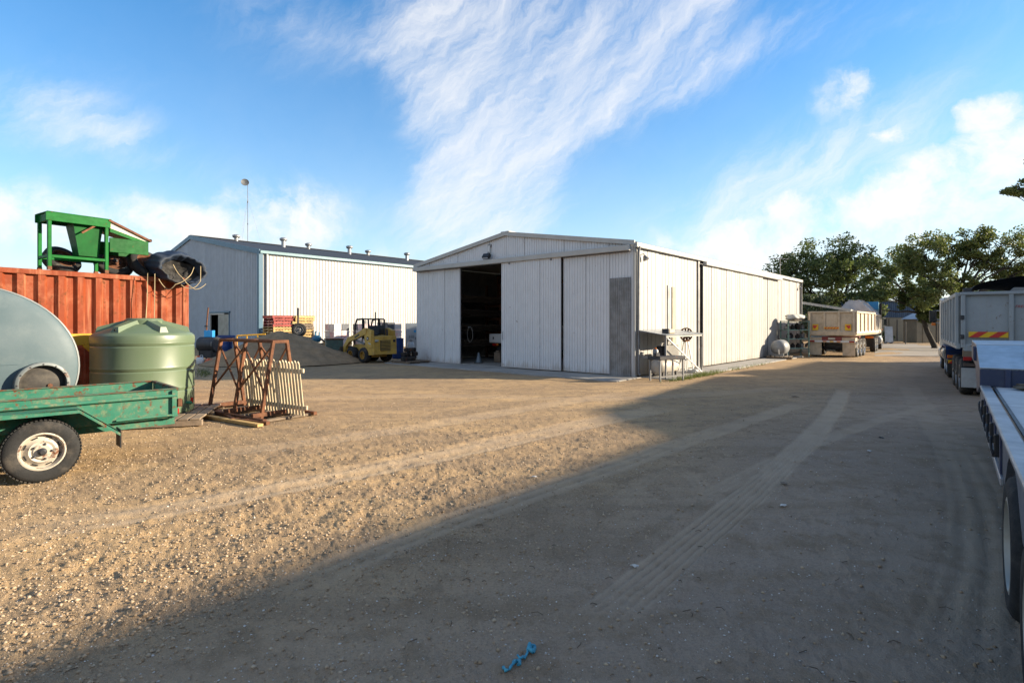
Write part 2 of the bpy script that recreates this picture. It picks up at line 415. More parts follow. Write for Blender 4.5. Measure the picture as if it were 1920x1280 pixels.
def stones(name, n, region, size, cols, seed, label):
    r = np.random.default_rng(seed)
    d = 1.7 * (region[1] / 1.7) ** r.random(n); px = r.random(n) * 2700 - 390
    x = (px - 960) / F * d; y = d
    z, mk, rg_, lf_ = yard(x, y)
    keep = r.random(n) < np.clip(rg_ * (lf_ if region[2] < .2 else 1) * 1.1 + region[2], 0, 1) * (1 - .9 * mk); x, y, z = x[keep], y[keep], z[keep]; n = len(x)
    s = size[0] * (size[1] / size[0]) ** (r.random(n) ** 2.2)
    base = np.array([(1, 0, 0), (0, 1, 0), (-1, 0, 0), (0, -1, 0), (0, 0, .75), (0, 0, -.7)], float)
    fc = np.array([(0, 1, 4), (1, 2, 4), (2, 3, 4), (3, 0, 4), (1, 0, 5), (2, 1, 5), (3, 2, 5), (0, 3, 5)])
    J = base[None] * (1 + (r.random((n, 6, 3)) - .5) * .7) + (r.random((n, 6, 3)) - .5) * .35
    a = r.random(n) * 6.28; ca, sa = np.cos(a), np.sin(a); X = J[..., 0] * (.8 + .6 * r.random((n, 1))); Y = J[..., 1]
    V = np.stack([X * ca[:, None] - Y * sa[:, None], X * sa[:, None] + Y * ca[:, None], J[..., 2]], -1) * s[:, None, None]
    V += np.stack([x, y, z + s * .15], -1)[:, None]
    Fq = (fc[None] + (np.arange(n) * 6)[:, None, None]).reshape(-1, 3)
    m = bpy.data.materials.new(name); m.use_nodes = True; t = m.node_tree; b = t.nodes['Principled BSDF']; b.inputs['Roughness'].default_value = .9
    at_ = N(t, 'ShaderNodeAttribute', attribute_name='tone')
    L(t, mixc(t, at_.outputs['Fac'], *cols), b.inputs['Base Color'])
    o = npmesh(name, V.reshape(-1, 3), Fq, m, False, {'tone': np.repeat(r.random(n) ** 1.5, 6)})
    o['kind'] = 'stuff'; o['label'] = label; o['category'] = 'gravel'
stones('gravel', 118000, (0, 15, .05), (.003, .015), ((.28, .195, .115), (.45, .35, .24)), 3, 'loose tan gravel strewn over the dirt yard')
stones('pale_chips', 11500, (0, 18, .5), (.003, .008), ((.34, .30, .26), (.66, .63, .58)), 5, 'scattered pale stone chips on the dirt yard')
# ------------------------------------------------------------------ the sheds
RZ = math.atan2(.7507, .6606)                       # both sheds and most vehicles are squared to this line
WHITE_SHADE = pm('white_corrugated_shade', (.60, .60, .60), .55, var=.03, dirt=(.26, .21, .16), damt=.06, dscale=2.2, streak=.12, rust=.02, rscale=7, splash=.45)  # front white raised because this face stands in shade
WHITE_SUNLIT = pm('white_flat_sheet_sunlit', (.375, .367, .35), .5, var=.05, dirt=(.27, .235, .18), damt=.05, dscale=1.6, streak=.22, rnd=.05, splash=.35)  # same white darkened because this wall takes the sun
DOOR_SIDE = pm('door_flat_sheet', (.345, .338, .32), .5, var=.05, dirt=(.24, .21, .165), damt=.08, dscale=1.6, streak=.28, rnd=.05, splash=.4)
TRIM = pm('cream_trim', (.41, .40, .37), .5, var=.05, dirt=(.3, .26, .2), damt=.2, streak=.2)
GALV = pm('galvanised_sheet', (.30, .295, .285), .5, .15, var=.18, vs=3, dirt=(.19, .17, .15), damt=.4, streak=.7)
STEEL = pm('grey_steel', (.22, .22, .22), .5, .4, var=.15, rust=.25, damt=.2)
DARKSTEEL = pm('dark_steel', (.05, .05, .055), .5, .3, var=.2, rust=.2, damt=.3, dirt=(.12, .10, .08))
BLACK = pm('black_plastic', (.018, .018, .02), .5, var=.2, damt=.2, dirt=(.08, .07, .06))
RUBBER = pm('tyre_rubber', (.022, .022, .022), .85, var=.2, vs=6, damt=.55, dscale=5, dirt=(.10, .085, .068), bump=.3, bs=80)
CONC = pm('concrete', (.30, .285, .26), .85, var=.12, vs=1.5, damt=.4, dscale=2, dirt=(.20, .165, .125), bump=.3, bs=40)
TIMBER = pm('grey_timber', (.24, .18, .125), .85, var=.2, vs=4, damt=.3, dirt=(.12, .09, .065), rnd=.25, bump=.3, bs=40)
NEWWOOD = pm('yellow_timber', (.50, .33, .13), .75, var=.15, vs=4, damt=.2, dirt=(.25, .17, .09), rnd=.2)
REDWOOD = pm('red_painted_timber', (.33, .065, .055), .75, var=.2, vs=4, damt=.25, dirt=(.18, .06, .05), rnd=.2)
RUST = pm('rusty_steel', (.17, .068, .03), .85, .1, var=.25, vs=7, col2=(.085, .036, .02), damt=.35, dscale=9, dirt=(.25, .13, .07), bump=.4, bs=90)
GLASS = pm('dark_glass', (.02, .025, .03), .08, var=.1, spec=.6)
MIRRORG = pm('clear_lamp', (.5, .5, .5), .15, var=.1, spec=.6)
REDL = pm('red_lamp', (.35, .012, .01), .25, var=.1)
ORANGEL = pm('orange_lamp', (.6, .16, .02), .25, var=.1)
WHITEP = pm('white_paint', (.62, .62, .60), .45, var=.05, damt=.2, dirt=(.35, .3, .24))

def corr(mb, p0, d, length, z0, z1, nrm, pitch, depth, prof='sine', x0=0.0):
    """corrugated sheet standing on p0 along direction d; z0/z1 numbers or functions of the distance"""
    p0 = Vector(p0); d = Vector(d); nrm = Vector(nrm)
    if prof == 'sine': tab = [(k / 6, .5 + .5 * math.sin(2 * math.pi * k / 6)) for k in range(6)]
    elif prof == 'trap': tab = [(0, 0), (.62, 0), (.70, 1), (.92, 1)]
    elif prof == 'groove': tab = [(0, 1), (.70, 1), (.76, 0), (.94, 0)]
    else: tab = [(0, 1), (.90, 1), (.925, 0), (.975, 0)]
    ss = []; n = int(length / pitch) + 2
    for i in range(-1, n + 1):
        for (a, h) in tab:
            s = (i + a) * pitch - (x0 % pitch)
            if 0 < s < length: ss.append((s, h))
    ss = [(0, 0)] + ss + [(length, 0)]
    vs = []
    for s, h in ss:
        q = p0 + d * s + nrm * (h * depth)
        a = z0(s) if callable(z0) else z0; b = z1(s) if callable(z1) else z1
        vs += [q + Vector((0, 0, a)), q + Vector((0, 0, b))]
    mb.add(vs, [(2*i, 2*i+2, 2*i+3, 2*i+1) for i in range(len(ss) - 1)])
    return mb
def sheets(parent, mat, p0, d, length, z0, z1, nrm, pitch, depth, prof, width, name='cladding_sheet', gap=.0, lap=.004):
    n = max(1, round(length / width)); wd = length / n
    for i in range(n):
        mb = MB(); off = Vector(nrm) * (lap if i % 2 else 0)
        za = (lambda s, a=i * wd: z0(s + a)) if callable(z0) else z0
        zb = (lambda s, a=i * wd: z1(s + a)) if callable(z1) else z1
        corr(mb, Vector(p0) + Vector(d) * (i * wd + gap / 2) + off, d, wd - gap, za, zb, nrm, pitch, depth, prof, x0=i * wd if prof == 'sine' else 0)
        mb.build(name, mat, parent, smooth=35)

A = (3.72, 16.5)
def main_shed():
    W, LN, EV, AP = 10.42, 19.05, 4.08, 4.92
    t = thing('storage_shed', 'long white corrugated shed with low gable and sliding doors partly open', 'shed', A, RZ)
    roofz = lambda y: EV + (AP - EV) * (1 - abs(y - W / 2) / (W / 2))
    # front: fixed bay, two leaves, gable
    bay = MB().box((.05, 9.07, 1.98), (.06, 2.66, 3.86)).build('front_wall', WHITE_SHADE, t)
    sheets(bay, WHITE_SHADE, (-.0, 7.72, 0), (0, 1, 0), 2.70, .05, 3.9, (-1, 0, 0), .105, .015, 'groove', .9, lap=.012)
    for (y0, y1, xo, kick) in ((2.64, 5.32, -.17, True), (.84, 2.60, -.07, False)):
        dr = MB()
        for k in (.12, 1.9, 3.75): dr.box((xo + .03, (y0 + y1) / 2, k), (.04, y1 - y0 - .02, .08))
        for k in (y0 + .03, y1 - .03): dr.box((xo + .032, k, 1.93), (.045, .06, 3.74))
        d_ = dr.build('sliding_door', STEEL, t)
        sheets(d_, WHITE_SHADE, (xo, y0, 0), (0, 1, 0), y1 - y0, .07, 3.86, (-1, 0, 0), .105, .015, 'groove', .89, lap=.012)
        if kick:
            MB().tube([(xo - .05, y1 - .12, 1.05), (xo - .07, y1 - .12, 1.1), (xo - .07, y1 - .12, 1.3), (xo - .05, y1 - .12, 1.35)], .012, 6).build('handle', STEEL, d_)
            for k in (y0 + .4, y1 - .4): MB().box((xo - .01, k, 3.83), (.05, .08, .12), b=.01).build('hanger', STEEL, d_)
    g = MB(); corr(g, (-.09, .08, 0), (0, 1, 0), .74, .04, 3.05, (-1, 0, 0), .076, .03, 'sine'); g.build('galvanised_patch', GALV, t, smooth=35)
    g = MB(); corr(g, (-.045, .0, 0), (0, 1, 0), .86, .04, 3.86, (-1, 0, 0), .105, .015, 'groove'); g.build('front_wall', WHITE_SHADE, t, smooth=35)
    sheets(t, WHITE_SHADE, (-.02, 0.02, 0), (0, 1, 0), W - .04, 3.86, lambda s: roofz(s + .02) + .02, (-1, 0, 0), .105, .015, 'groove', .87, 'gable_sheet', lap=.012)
    MB().box((-.21, 5.2, 3.93), (.12, 10.3, .17), b=.012).build('door_track_cover', TRIM, t)
    MB().box((-.15, 5.2, 3.828), (.03, 10.2, .02)).build('door_track', DARKSTEEL, t)
    # side wall towards the road
    for (x0, x1, m, y) in ((.06, 4.57, WHITE_SUNLIT, 0), (14.62, LN, WHITE_SUNLIT, 0)):
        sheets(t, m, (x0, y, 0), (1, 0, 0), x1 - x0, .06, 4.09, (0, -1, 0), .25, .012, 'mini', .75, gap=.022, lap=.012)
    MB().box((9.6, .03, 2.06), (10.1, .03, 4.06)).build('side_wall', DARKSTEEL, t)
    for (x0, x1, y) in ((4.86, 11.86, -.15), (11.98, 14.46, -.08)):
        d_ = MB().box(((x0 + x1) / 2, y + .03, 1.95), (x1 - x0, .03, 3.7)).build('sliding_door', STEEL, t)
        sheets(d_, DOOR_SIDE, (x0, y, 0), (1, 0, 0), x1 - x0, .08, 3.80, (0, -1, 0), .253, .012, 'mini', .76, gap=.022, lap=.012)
    MB().box((9.75, -.2, 3.86), (9.7, .14, .13), b=.012).build('door_track_cover', TRIM, t)
    for x in (4.69, 14.54): MB().box((x, -.02, 2.0), (.16, .1, 3.95), b=.01).build('door_post', STEEL, t)
    MB().box((2.26, -.03, 1.5), (.17, .02, 2.85), rot=(0, 0, 0), b=.004).build('patch_strip', GALV, t, 'weathered grey metal strip on the side wall')
    MB().box((2.60, -.035, 1.48), (.2, .03, 2.8), b=.004).build('patch_strip', pm('tan_board', (.40, .345, .25), .7, var=.1, damt=.3, streak=.4), t, 'tan board fixed to the side wall')
    # corner flashing, gutter, downpipes
    MB().box((0, -.012, 2.0), (.13, .07, 3.96), b=.006).build('corner_flashing', TRIM, t)
    MB().box((LN, 0, 2.0), (.12, .12, 3.96), b=.006).build('corner_flashing', TRIM, t)
    for x in (.06, LN - .1):
        MB().tube([(x, -.13, 3.98), (x, -.10, 3.8), (x, -.09, .15), (x, -.16, .08)], .042, 10).build('downpipe', STEEL, t, smooth=50)
    gut = MB()
    for (dy, dz, sy, sz) in ((-.13, 0, .015, .14), (-.065, -.065, .14, .012)): gut.box((LN / 2, dy, 4.02 + dz), (LN + .16, sy, sz), b=.004)
    gut.box((-.08, -.065, 4.02), (.012, .14, .14)); gut.build('gutter', TRIM, t)
    # roof in two corrugated slopes with ridge and barge capping
    for sgn in (0, 1):
        ya, yb = (-.06, W / 2) if sgn == 0 else (W / 2, W + .06); rf = MB()
        n = int((LN + .2) / .076); vs = []
        for i in range(n * 4 + 1):
            x = -.1 + i * .076 / 4; h = .5 * math.sin(i * math.pi / 2) * .018
            for y in (ya, yb): vs.append((x, y, roofz(max(0, min(W, y))) + .035 + h))
        rf.add(vs, [(2*i, 2*i+2, 2*i+3, 2*i+1) if sgn == 0 else (2*i, 2*i+1, 2*i+3, 2*i+2) for i in range(n * 4)])
        rf.build('roof', TRIM, t, smooth=60)
        b = MB().bar((-.11, ya, roofz(max(0, min(W, ya))) + .02), (-.11, yb, roofz(min(W, max(0, yb))) + .02), .04, .13, .006, up=(1, 0, 0))
        b = MB(); za, zb = roofz(max(0, min(W, ya))), roofz(max(0, min(W, yb)))
        b.prism([(-.13, ya, za - .07), (-.13, yb, zb - .07), (-.13, yb, zb + .075), (-.13, ya, za + .075)], (.05, 0, 0)); b.build('barge_capping', TRIM, t)
    MB().bar((-.12, W / 2, AP + .07), (LN + .1, W / 2, AP + .07), .4, .03, .005).build('ridge_capping', TRIM, t)
    # back and far walls, floor, frame inside
    w = MB(); corr(w, (LN, W, 0), (0, -1, 0), W, .05, lambda s: roofz(W - s) + .03, (1, 0, 0), .105, .015); w.build('rear_wall', WHITE_SHADE, t)
    w = MB(); corr(w, (LN, W, 0), (-1, 0, 0), LN, .05, EV + .03, (0, 1, 0), .105, .015); w.build('far_wall', pm('shade_darkened_far_wall', (.20, .19, .175), .7, var=.1, damt=.4, dirt=(.1, .085, .07)), t)  # white cladding darkened so the inside behind the doorway reads dim
    MB().box((LN / 2, W / 2, .01), (LN, W - .1, .08)).build('floor_slab', CONC, t)
    for x in (.35, 5, 9.7, 14.4, 18.7):
        p = MB()
        for y in (.2, W - .2): p.box((x, y, 2.0), (.12, .14, 3.95))
        p.bar((x, .2, EV - .18), (x, W / 2, AP - .18), .1, .16); p.bar((x, W - .2, EV - .18), (x, W / 2, AP - .18), .1, .16)
        p.build('portal_frame', RUST, t)
    return t
main_shed()
def SH(x, y, z=0, o=A):                              # shed coordinates to the yard
    return (o[0] + .6606 * x - .7507 * y, o[1] + .7507 * x + .6606 * y, z)

# concrete aprons along the shed
ap = MB(); ap.box((-.75, 5.2, -.01), (1.45, 10.9, .09), b=.01); ap = ap.build('front_apron', CONC); ap.location = (*A, 0); ap.rotation_euler = (0, 0, RZ); ap['kind'] = 'structure'
ap = MB(); ap.box((7.4, -.62, -.01), (14.6, 1.15, .085), b=.01); ap = ap.build('side_apron', CONC); ap.location = (*A, 0); ap.rotation_euler = (0, 0, RZ); ap['kind'] = 'structure'

# lights on the shed
def flood_light(name, label, loc, rz, kind):
    t = thing(name, label, 'light', loc, rz)
    if kind == 0:
        MB().box((-.03, 0, .3), (.06, .16, .12), b=.01).build('junction_box', STEEL, t)
        MB().tube([(-.05, 0, .3), (-.06, 0, .05)], .05, 12).build('sensor', WHITEP, t, smooth=50)
        MB().tube([(-.04, 0, .24), (-.14, 0, -.03)], .015, 8).build('bracket', STEEL, t)
        h = MB().box((-.2, 0, -.1), (.14, .34, .2), rot=(0, R(35), 0), b=.02).build('lamp_head', BLACK, t)
        MB().box((-.25, 0, -.135), (.02, .28, .15), rot=(0, R(35), 0), b=.004).build('lamp_glass', MIRRORG, h)
    else:
        MB().tube([(0, 0, .12), (0, -.1, .12), (0, -.12, .06)], .013, 8).build('bracket', STEEL, t)
        MB().lathe([(.02, .1), (.05, .07), (.10, -.05), (.09, -.05), (.04, .05)], 16, AX((0, .5, 1), (0, -.14, -.01))).build('lamp_head', STEEL, t, smooth=50)
        MB().lathe([(.001, .05), (.05, .03), (.055, -.03), (.001, -.06)], 14, AX((0, .5, 1), (0, -.15, -.02))).build('bulb', MIRRORG, t, smooth=50)
flood_light('flood_light', 'black floodlight with sensor under the shed gable, above the open doorway', SH(-.03, 6.02, 4.25), RZ, 0)
flood_light('security_light', 'round security lamp under the gutter beside the near shed corner', SH(.42, 0, 3.66), RZ, 1)
flood_light('security_light', 'round security lamp under the gutter at the far end of the long wall', SH(18.6, 0, 3.6), RZ, 1)

# tv aerial at the far end of the roof
t = thing('tv_aerial', 'thin rooftop television aerial against the dark tree beyond the shed', 'aerial', SH(17.4, .6, 4.1), RZ)
MB().tube([(0, 0, 0), (0, 0, 1.15)], .02, 6).build('mast', STEEL, t)
b = MB().tube([(-.5, .3, 1.1), (.5, -.3, 1.1)], .014, 6)
for k in range(6):
    f = -.5 + k * .2; b.tube([(f - .12, -f * .6 - .2, 1.1), (f + .12, -f * .6 + .2, 1.1)], .008, 5)
b.build('elements', STEEL, t)

# ---- blue and white shed behind
B2 = (-13.9, 30.0)
def second_shed():
    W, LN, EV, AP = 21.0, 26.0, 5.6, 7.5
    BLUEW = pm('blue_grey_cladding', (.35, .395, .44), .5, var=.05, damt=.1, streak=.12, dirt=(.15, .16, .17), rnd=.04)
    CREAMW = pm('cream_cladding', (.395, .395, .39), .5, var=.04, damt=.08, streak=.16, dirt=(.3, .27, .22), rnd=.05)
    BLUET = pm('teal_trim', (.05, .125, .19), .45, var=.08)
    ROOFM = pm('charcoal_roof', (.06, .063, .066), .6, var=.1)
    t = thing('warehouse_shed', 'tall metal shed with blue gable end, cream long wall and charcoal roof', 'shed', B2, RZ)
    roofz = lambda y: EV + (AP - EV) * (1 - abs(y - W / 2) / (W / 2))
    # gable wall with its sliding door bay at y 3.9..6.2
    sheets(t, BLUEW, (0, 0, 0), (0, 1, 0), 4.05, .05, lambda s: roofz(s) - .05, (-1, 0, 0), .2, .028, 'trap', 1.0)
    sheets(t, BLUEW, (0, 4.05, 0), (0, 1, 0), 2.95, 2.28, lambda s: roofz(s + 4.05) - .05, (-1, 0, 0), .2, .028, 'trap', 1.0)
    sheets(t, BLUEW, (0, 7.0, 0), (0, 1, 0), 14.0, .05, lambda s: roofz(s + 7.0) - .05, (-1, 0, 0), .2, .028, 'trap', 1.0)
    MB().box((-.04, 5.5, 2.33), (.1, 3.1, .1), b=.01).build('door_head', BLUET, t)
    MB().box((-.03, 5.9, 2.24), (.06, 2.2, .12), b=.01).build('door_track', TRIM, t)
    dl = MB(); corr(dl, (-.03, 4.1, 0), (0, 1, 0), 1.65, .05, 2.2, (-1, 0, 0), .1, .015); dl.build('sliding_door', pm('cream_door', (.36, .35, .29), .55, damt=.2, streak=.3), t)
    for y in (4.05, 7.0): MB().box((-.03, y, 1.15), (.08, .08, 2.25), b=.008).build('door_jamb', BLUET if y < 5 else TRIM, t)
    sheets(t, CREAMW, (0, 0, 0), (1, 0, 0), LN, .05, EV - .1, (0, -1, 0), .2, .022, 'trap', 1.0)
    w = MB(); corr(w, (LN, W, 0), (0, -1, 0), W, .05, lambda s: roofz(W - s) - .05, (1, 0, 0), .25, .03, 'trap'); w.build('rear_wall', BLUEW, t)
    w = MB(); corr(w, (LN, W, 0), (-1, 0, 0), LN, .05, EV - .1, (0, 1, 0), .25, .03, 'trap'); w.build('far_wall', CREAMW, t)
    MB().box((LN / 2, W / 2, .0), (LN - .2, W - .2, .06)).build('floor_slab', CONC, t)
    MB().box((0, 0, 2.75), (.24, .24, 5.5), b=.01).build('corner_flashing', BLUET, t)
    MB().box((LN / 2, -.09, EV - .02), (LN + .1, .18, .16), b=.01).build('gutter', pm('teal_gutter', (.16, .27, .30), .45, var=.08), t)
    MB().box((.36, -.09, 2.8), (.1, .09, 5.4), b=.01).build('downpipe', CREAMW, t)
    for sgn in (0, 1):
        ya, yb = (-.12, W / 2) if sgn == 0 else (W / 2, W + .12); rf = MB(); vs = []; n = int(LN / .2) + 1
        for i in range(n * 2 + 1):
            x = -.05 + i * .1; h = .025 * (i % 2)
            for y in (ya, yb): vs.append((x, y, roofz(max(0, min(W, y))) + .06 + h))
        rf.add(vs, [(2*i, 2*i+2, 2*i+3, 2*i+1) if sgn == 0 else (2*i, 2*i+1, 2*i+3, 2*i+2) for i in range(n * 2)]); rf.build('roof', ROOFM, t)
        b = MB(); za, zb = roofz(max(0, min(W, ya))), roofz(max(0, min(W, yb)))
        b.prism([(-.1, ya, za - .16), (-.1, yb, zb - .16), (-.1, yb, zb + .12), (-.1, ya, za + .12)], (.06, 0, 0)); b.build('barge_capping', BLUET, t)
    MB().bar((-.1, W / 2, AP + .1), (LN, W / 2, AP + .1), .5, .03).build('ridge_capping', ROOFM, t)
    VM = pm('vent_metal', (.32, .33, .34), .4, .5, var=.12, damt=.2)
    spots = [(2.9, 10.4, .22), (5.3, 8.2, .45), (8.4, 10.4, .22), (10.7, 8.2, .45), (13.9, 10.4, .22), (16.4, 8.2, .45)]
    words = ['first', 'second', 'third', 'fourth', 'fifth', 'sixth']
    for i, (x, y, nk) in enumerate(spots):
        X, Y, _ = SH(x, y, 0, B2)
        v = thing('roof_ventilator', 'round metal roof ventilator, %s from the gable end of the charcoal roof' % words[i], 'ventilator', (X, Y, roofz(y) + .06), RZ, 'ventilators on the charcoal roof')
        MB().lathe([(.14, -.06), (.14, nk)], 16).build('neck', VM, v, smooth=50)
        MB().lathe([(.15, nk), (.22, nk + .03), (.27, nk + .12), (.24, nk + .20), (.13, nk + .25), (.001, nk + .27)], 20).build('turbine_head', VM, v, smooth=60)
        fin = MB()
        for k in range(12):
            a = k * math.pi / 6; fin.bar((.19 * math.cos(a), .19 * math.sin(a), nk + .03), (.25 * math.cos(a + .3), .25 * math.sin(a + .3), nk + .21), .01, .04)
        fin.build('vanes', STEEL, v)
second_shed()
# mast with a dish beyond the blue roof
mx, my, _ = at(464.5, 440, 45)
t = thing('dish_mast', 'thin guyed mast with a small round dish above the blue shed', 'mast', (mx, my, 6.4))
MB().tube([(0, 0, -.2), (0, 0, 6.75)], .022, 6).build('pole', STEEL, t)
for k in range(3):
    a = k * 2.1 + .4; MB().tube([(0, 0, 5.6), (1.5 * math.cos(a), 1.5 * math.sin(a), .1)], .006, 4).build('guy_wire', STEEL, t)
for k in (1.6, 3.4, 5.2): MB().tube([(0, 0, k), (0, 0, k + .12)], .035, 8).build('joint', DARKSTEEL, t)
MB().lathe([(.001, .0), (.12, .012), (.24, .05), (.31, .095), (.30, .10), (.2, .05), (.001, .012)], 24, Matrix.Translation((-.2, -.05, 6.85)) @ Matrix.Rotation(R(75), 4, 'X') @ Matrix.Rotation(R(25), 4, 'Y')).build('dish', pm('dish_grey', (.12, .125, .13), .5, var=.1), t, smooth=40)
MB().tube([(0, 0, 6.7), (-.2, -.03, 6.85)], .016, 6).build('bracket', STEEL, t)

# ---- the neighbours' building along the road on the right, whose eaves throw the long shadow across the yard
def roadside_building():
    k = 1 / math.tan(SUN_EL); H = 5.0
    sx, sy = sd.x / math.hypot(sd.x, sd.y) * H * k, sd.y / math.hypot(sd.x, sd.y) * H * k
    tip = gp(1110, 768); t1 = gp(900, 950)
    t = thing('roadside_warehouse', 'grey metal warehouse standing along the road to the right', 'building', (tip[0] + sx, tip[1] + sy, 0), RZ)
    # local x runs along the road; the yard side is +y
    q = Vector((t1[0] - tip[0], t1[1] - tip[1])); off = q.x * -.7507 + q.y * .6606 + .22
    WM = pm('warehouse_cladding', (.33, .33, .32), .6, var=.08, damt=.2)
    def block(x0, x1, y1, h, rise, depth):
        b = MB(); b.box(((x0 + x1) / 2, y1 - depth / 2, h / 2 - .05), (x1 - x0, depth, h - .1)); b.build('wall', WM, t)
        r = MB(); y0 = y1 - depth; ym = (y0 + y1) / 2
        r.prism([(x0 - .1, y1, h - .1), (x0 - .1, y1, h), (x0 - .1, ym, h + rise), (x0 - .1, y0, h), (x0 - .1, y0, h - .1)], (x1 - x0 + .2, 0, 0)); r.build('roof', GALV, t)
        for i in range(int((x1 - x0) / 4)):
            x = x0 + 2 + i * 4
            f = MB().box((x, y1 + .02, 1.6), (1.6, .06, 1.1), b=.01).build('window', TRIM, t); MB().box((x, y1 + .056, 1.6), (1.45, .02, .95)).build('pane', GLASS, f)
    block(0, 17.0, 0, H, 1.2, 12)
    block(-26, -.1, off, H, 1.2, 12)
roadside_building()
# ------------------------------------------------------------------ trees and shrubs
def leaf_mat(name, c1, c2, tr=.35):
    m = bpy.data.materials.new(name); m.use_nodes = True; t = m.node_tree; t.nodes.clear()
    a = N(t, 'ShaderNodeAttribute', attribute_name='tone'); c = mixc(t, a.outputs['Fac'], c1, c2)
    d = N(t, 'ShaderNodeBsdfPrincipled', i_Roughness=.55); d.inputs['Specular IOR Level'].default_value = .3
    tl = N(t, 'ShaderNodeBsdfTranslucent'); L(t, c, d.inputs['Base Color']); L(t, mixc(t, .5, c, (.12, .16, .03)), tl.inputs[0])
    mx = N(t, 'ShaderNodeMixShader', i_0=tr); L(t, d.outputs[0], mx.inputs[1]); L(t, tl.outputs[0], mx.inputs[2])
    o = N(t, 'ShaderNodeOutputMaterial'); L(t, mx.outputs[0], o.inputs[0]); return m
BARK = pm('bark', (.06, .05, .04), .9, var=.25, vs=6, bump=.6, bs=30)
LEAF_D = leaf_mat('dark_leaves', (.045, .07, .025), (.14, .17, .055))
LEAF_M = leaf_mat('mid_leaves', (.065, .095, .028), (.20, .205, .06))
LEAF_B = leaf_mat('grey_leaves', (.035, .055, .035), (.085, .11, .06))
LEAF_Y = leaf_mat('light_leaves', (.06, .085, .02), (.17, .18, .05))
def leaves(name, C, S, n, size, mat, parent, seed, flat=.0):
    r = np.random.default_rng(seed); C = np.array(C); S = np.array(S)
    k = r.integers(0, len(C), n); u = r.normal(size=(n, 3)); u /= np.linalg.norm(u, axis=1)[:, None]; rad = r.random(n) ** .45
    P = C[k] + u * rad[:, None] * S[k]
    a = r.normal(size=(n, 3)); a /= np.linalg.norm(a, axis=1)[:, None]
    b = np.cross(a, r.normal(size=(n, 3))); b /= np.linalg.norm(b, axis=1)[:, None]
    s = size * (.6 + .8 * r.random(n)); a = a * s[:, None]; b = b * (s * .5)[:, None]; c = np.cross(a, b); c /= np.linalg.norm(c, axis=1)[:, None] + 1e-9
    V = np.stack([P - a, P + b - a * .1 + c * (s * .12)[:, None], P + a, P - b - a * .1 + c * (s * .12)[:, None]], 1)
    tone = np.clip(.5 + .35 * r.normal(size=n) + .25 * (r.random(len(C))[k] - .5), 0, 1)
    o = npmesh(name, V.reshape(-1, 3), np.arange(4 * n).reshape(n, 4), mat, False, {'tone': np.repeat(tone, 4)}); o.parent = parent
    return o
def tree(name, label, base, fork, clumps, nl, size, mat, seed, tr=.3, sub=9, ss=.36, group=None, cat='tree', wander=.5):
    """clumps: (x, y, z, rx, ry, rz) from the tree's base"""
    r = random.Random(seed); t = thing(name, label, cat, base, 0, group)
    fk = Vector(fork); tk = MB(); mid = fk * .5 + Vector((r.uniform(-.2, .2), r.uniform(-.2, .2), 0))
    tk.tube([(0, 0, -.1), (0, 0, .15), mid, fk], [tr * 1.5, tr * 1.15, tr, tr * .85], 10)
    C = []; S = []; bm = MB()
    for (x, y, z, rx, ry, rz) in clumps:
        c = Vector((x, y, z)); p1 = fk.lerp(c, .45) + Vector((r.uniform(-wander, wander), r.uniform(-wander, wander), r.uniform(-.2, .45)))
        bm.tube([fk - (c - fk).normalized() * .1, fk.lerp(p1, .5) + Vector((r.uniform(-.15, .15), 0, .1)), p1, c.lerp(p1, .2)], [tr * .55, tr * .42, tr * .3, tr * .16], 7)
        for k in range(sub):
            while True:
                u = Vector((r.uniform(-1, 1), r.uniform(-1, 1), r.uniform(-.9, 1)))
                if .25 < u.length < 1: break
            q = c + Vector((u.x * rx, u.y * ry, u.z * rz)); C.append(tuple(q)); f = ss * r.uniform(.7, 1.35); S.append((rx * f, ry * f, (rz * .6 + rx * .4) * f))
            st = p1.lerp(c, r.uniform(.3, 1)); bm.tube([st, st.lerp(q, .5) + Vector((r.uniform(-.1, .1), r.uniform(-.1, .1), .1)), q], [tr * .13, tr * .09, tr * .03], 5, False)
    tk.build('trunk', BARK, t, smooth=60); bm.build('limbs', BARK, t, smooth=60)
    leaves('crown', C, S, nl, size, mat, t, seed)
    return t
def px_clump(base, D0, px, py, rpx, rpz, dd=0, ry=None):          # crown lobe given where it shows, at distance D0+dd
    D = D0 + dd; x, y, z = at(px, py, D); rx = rpx * D / F
    return (x - base[0], y - base[1], z, rx, ry if ry else rx, rpz * D / F)
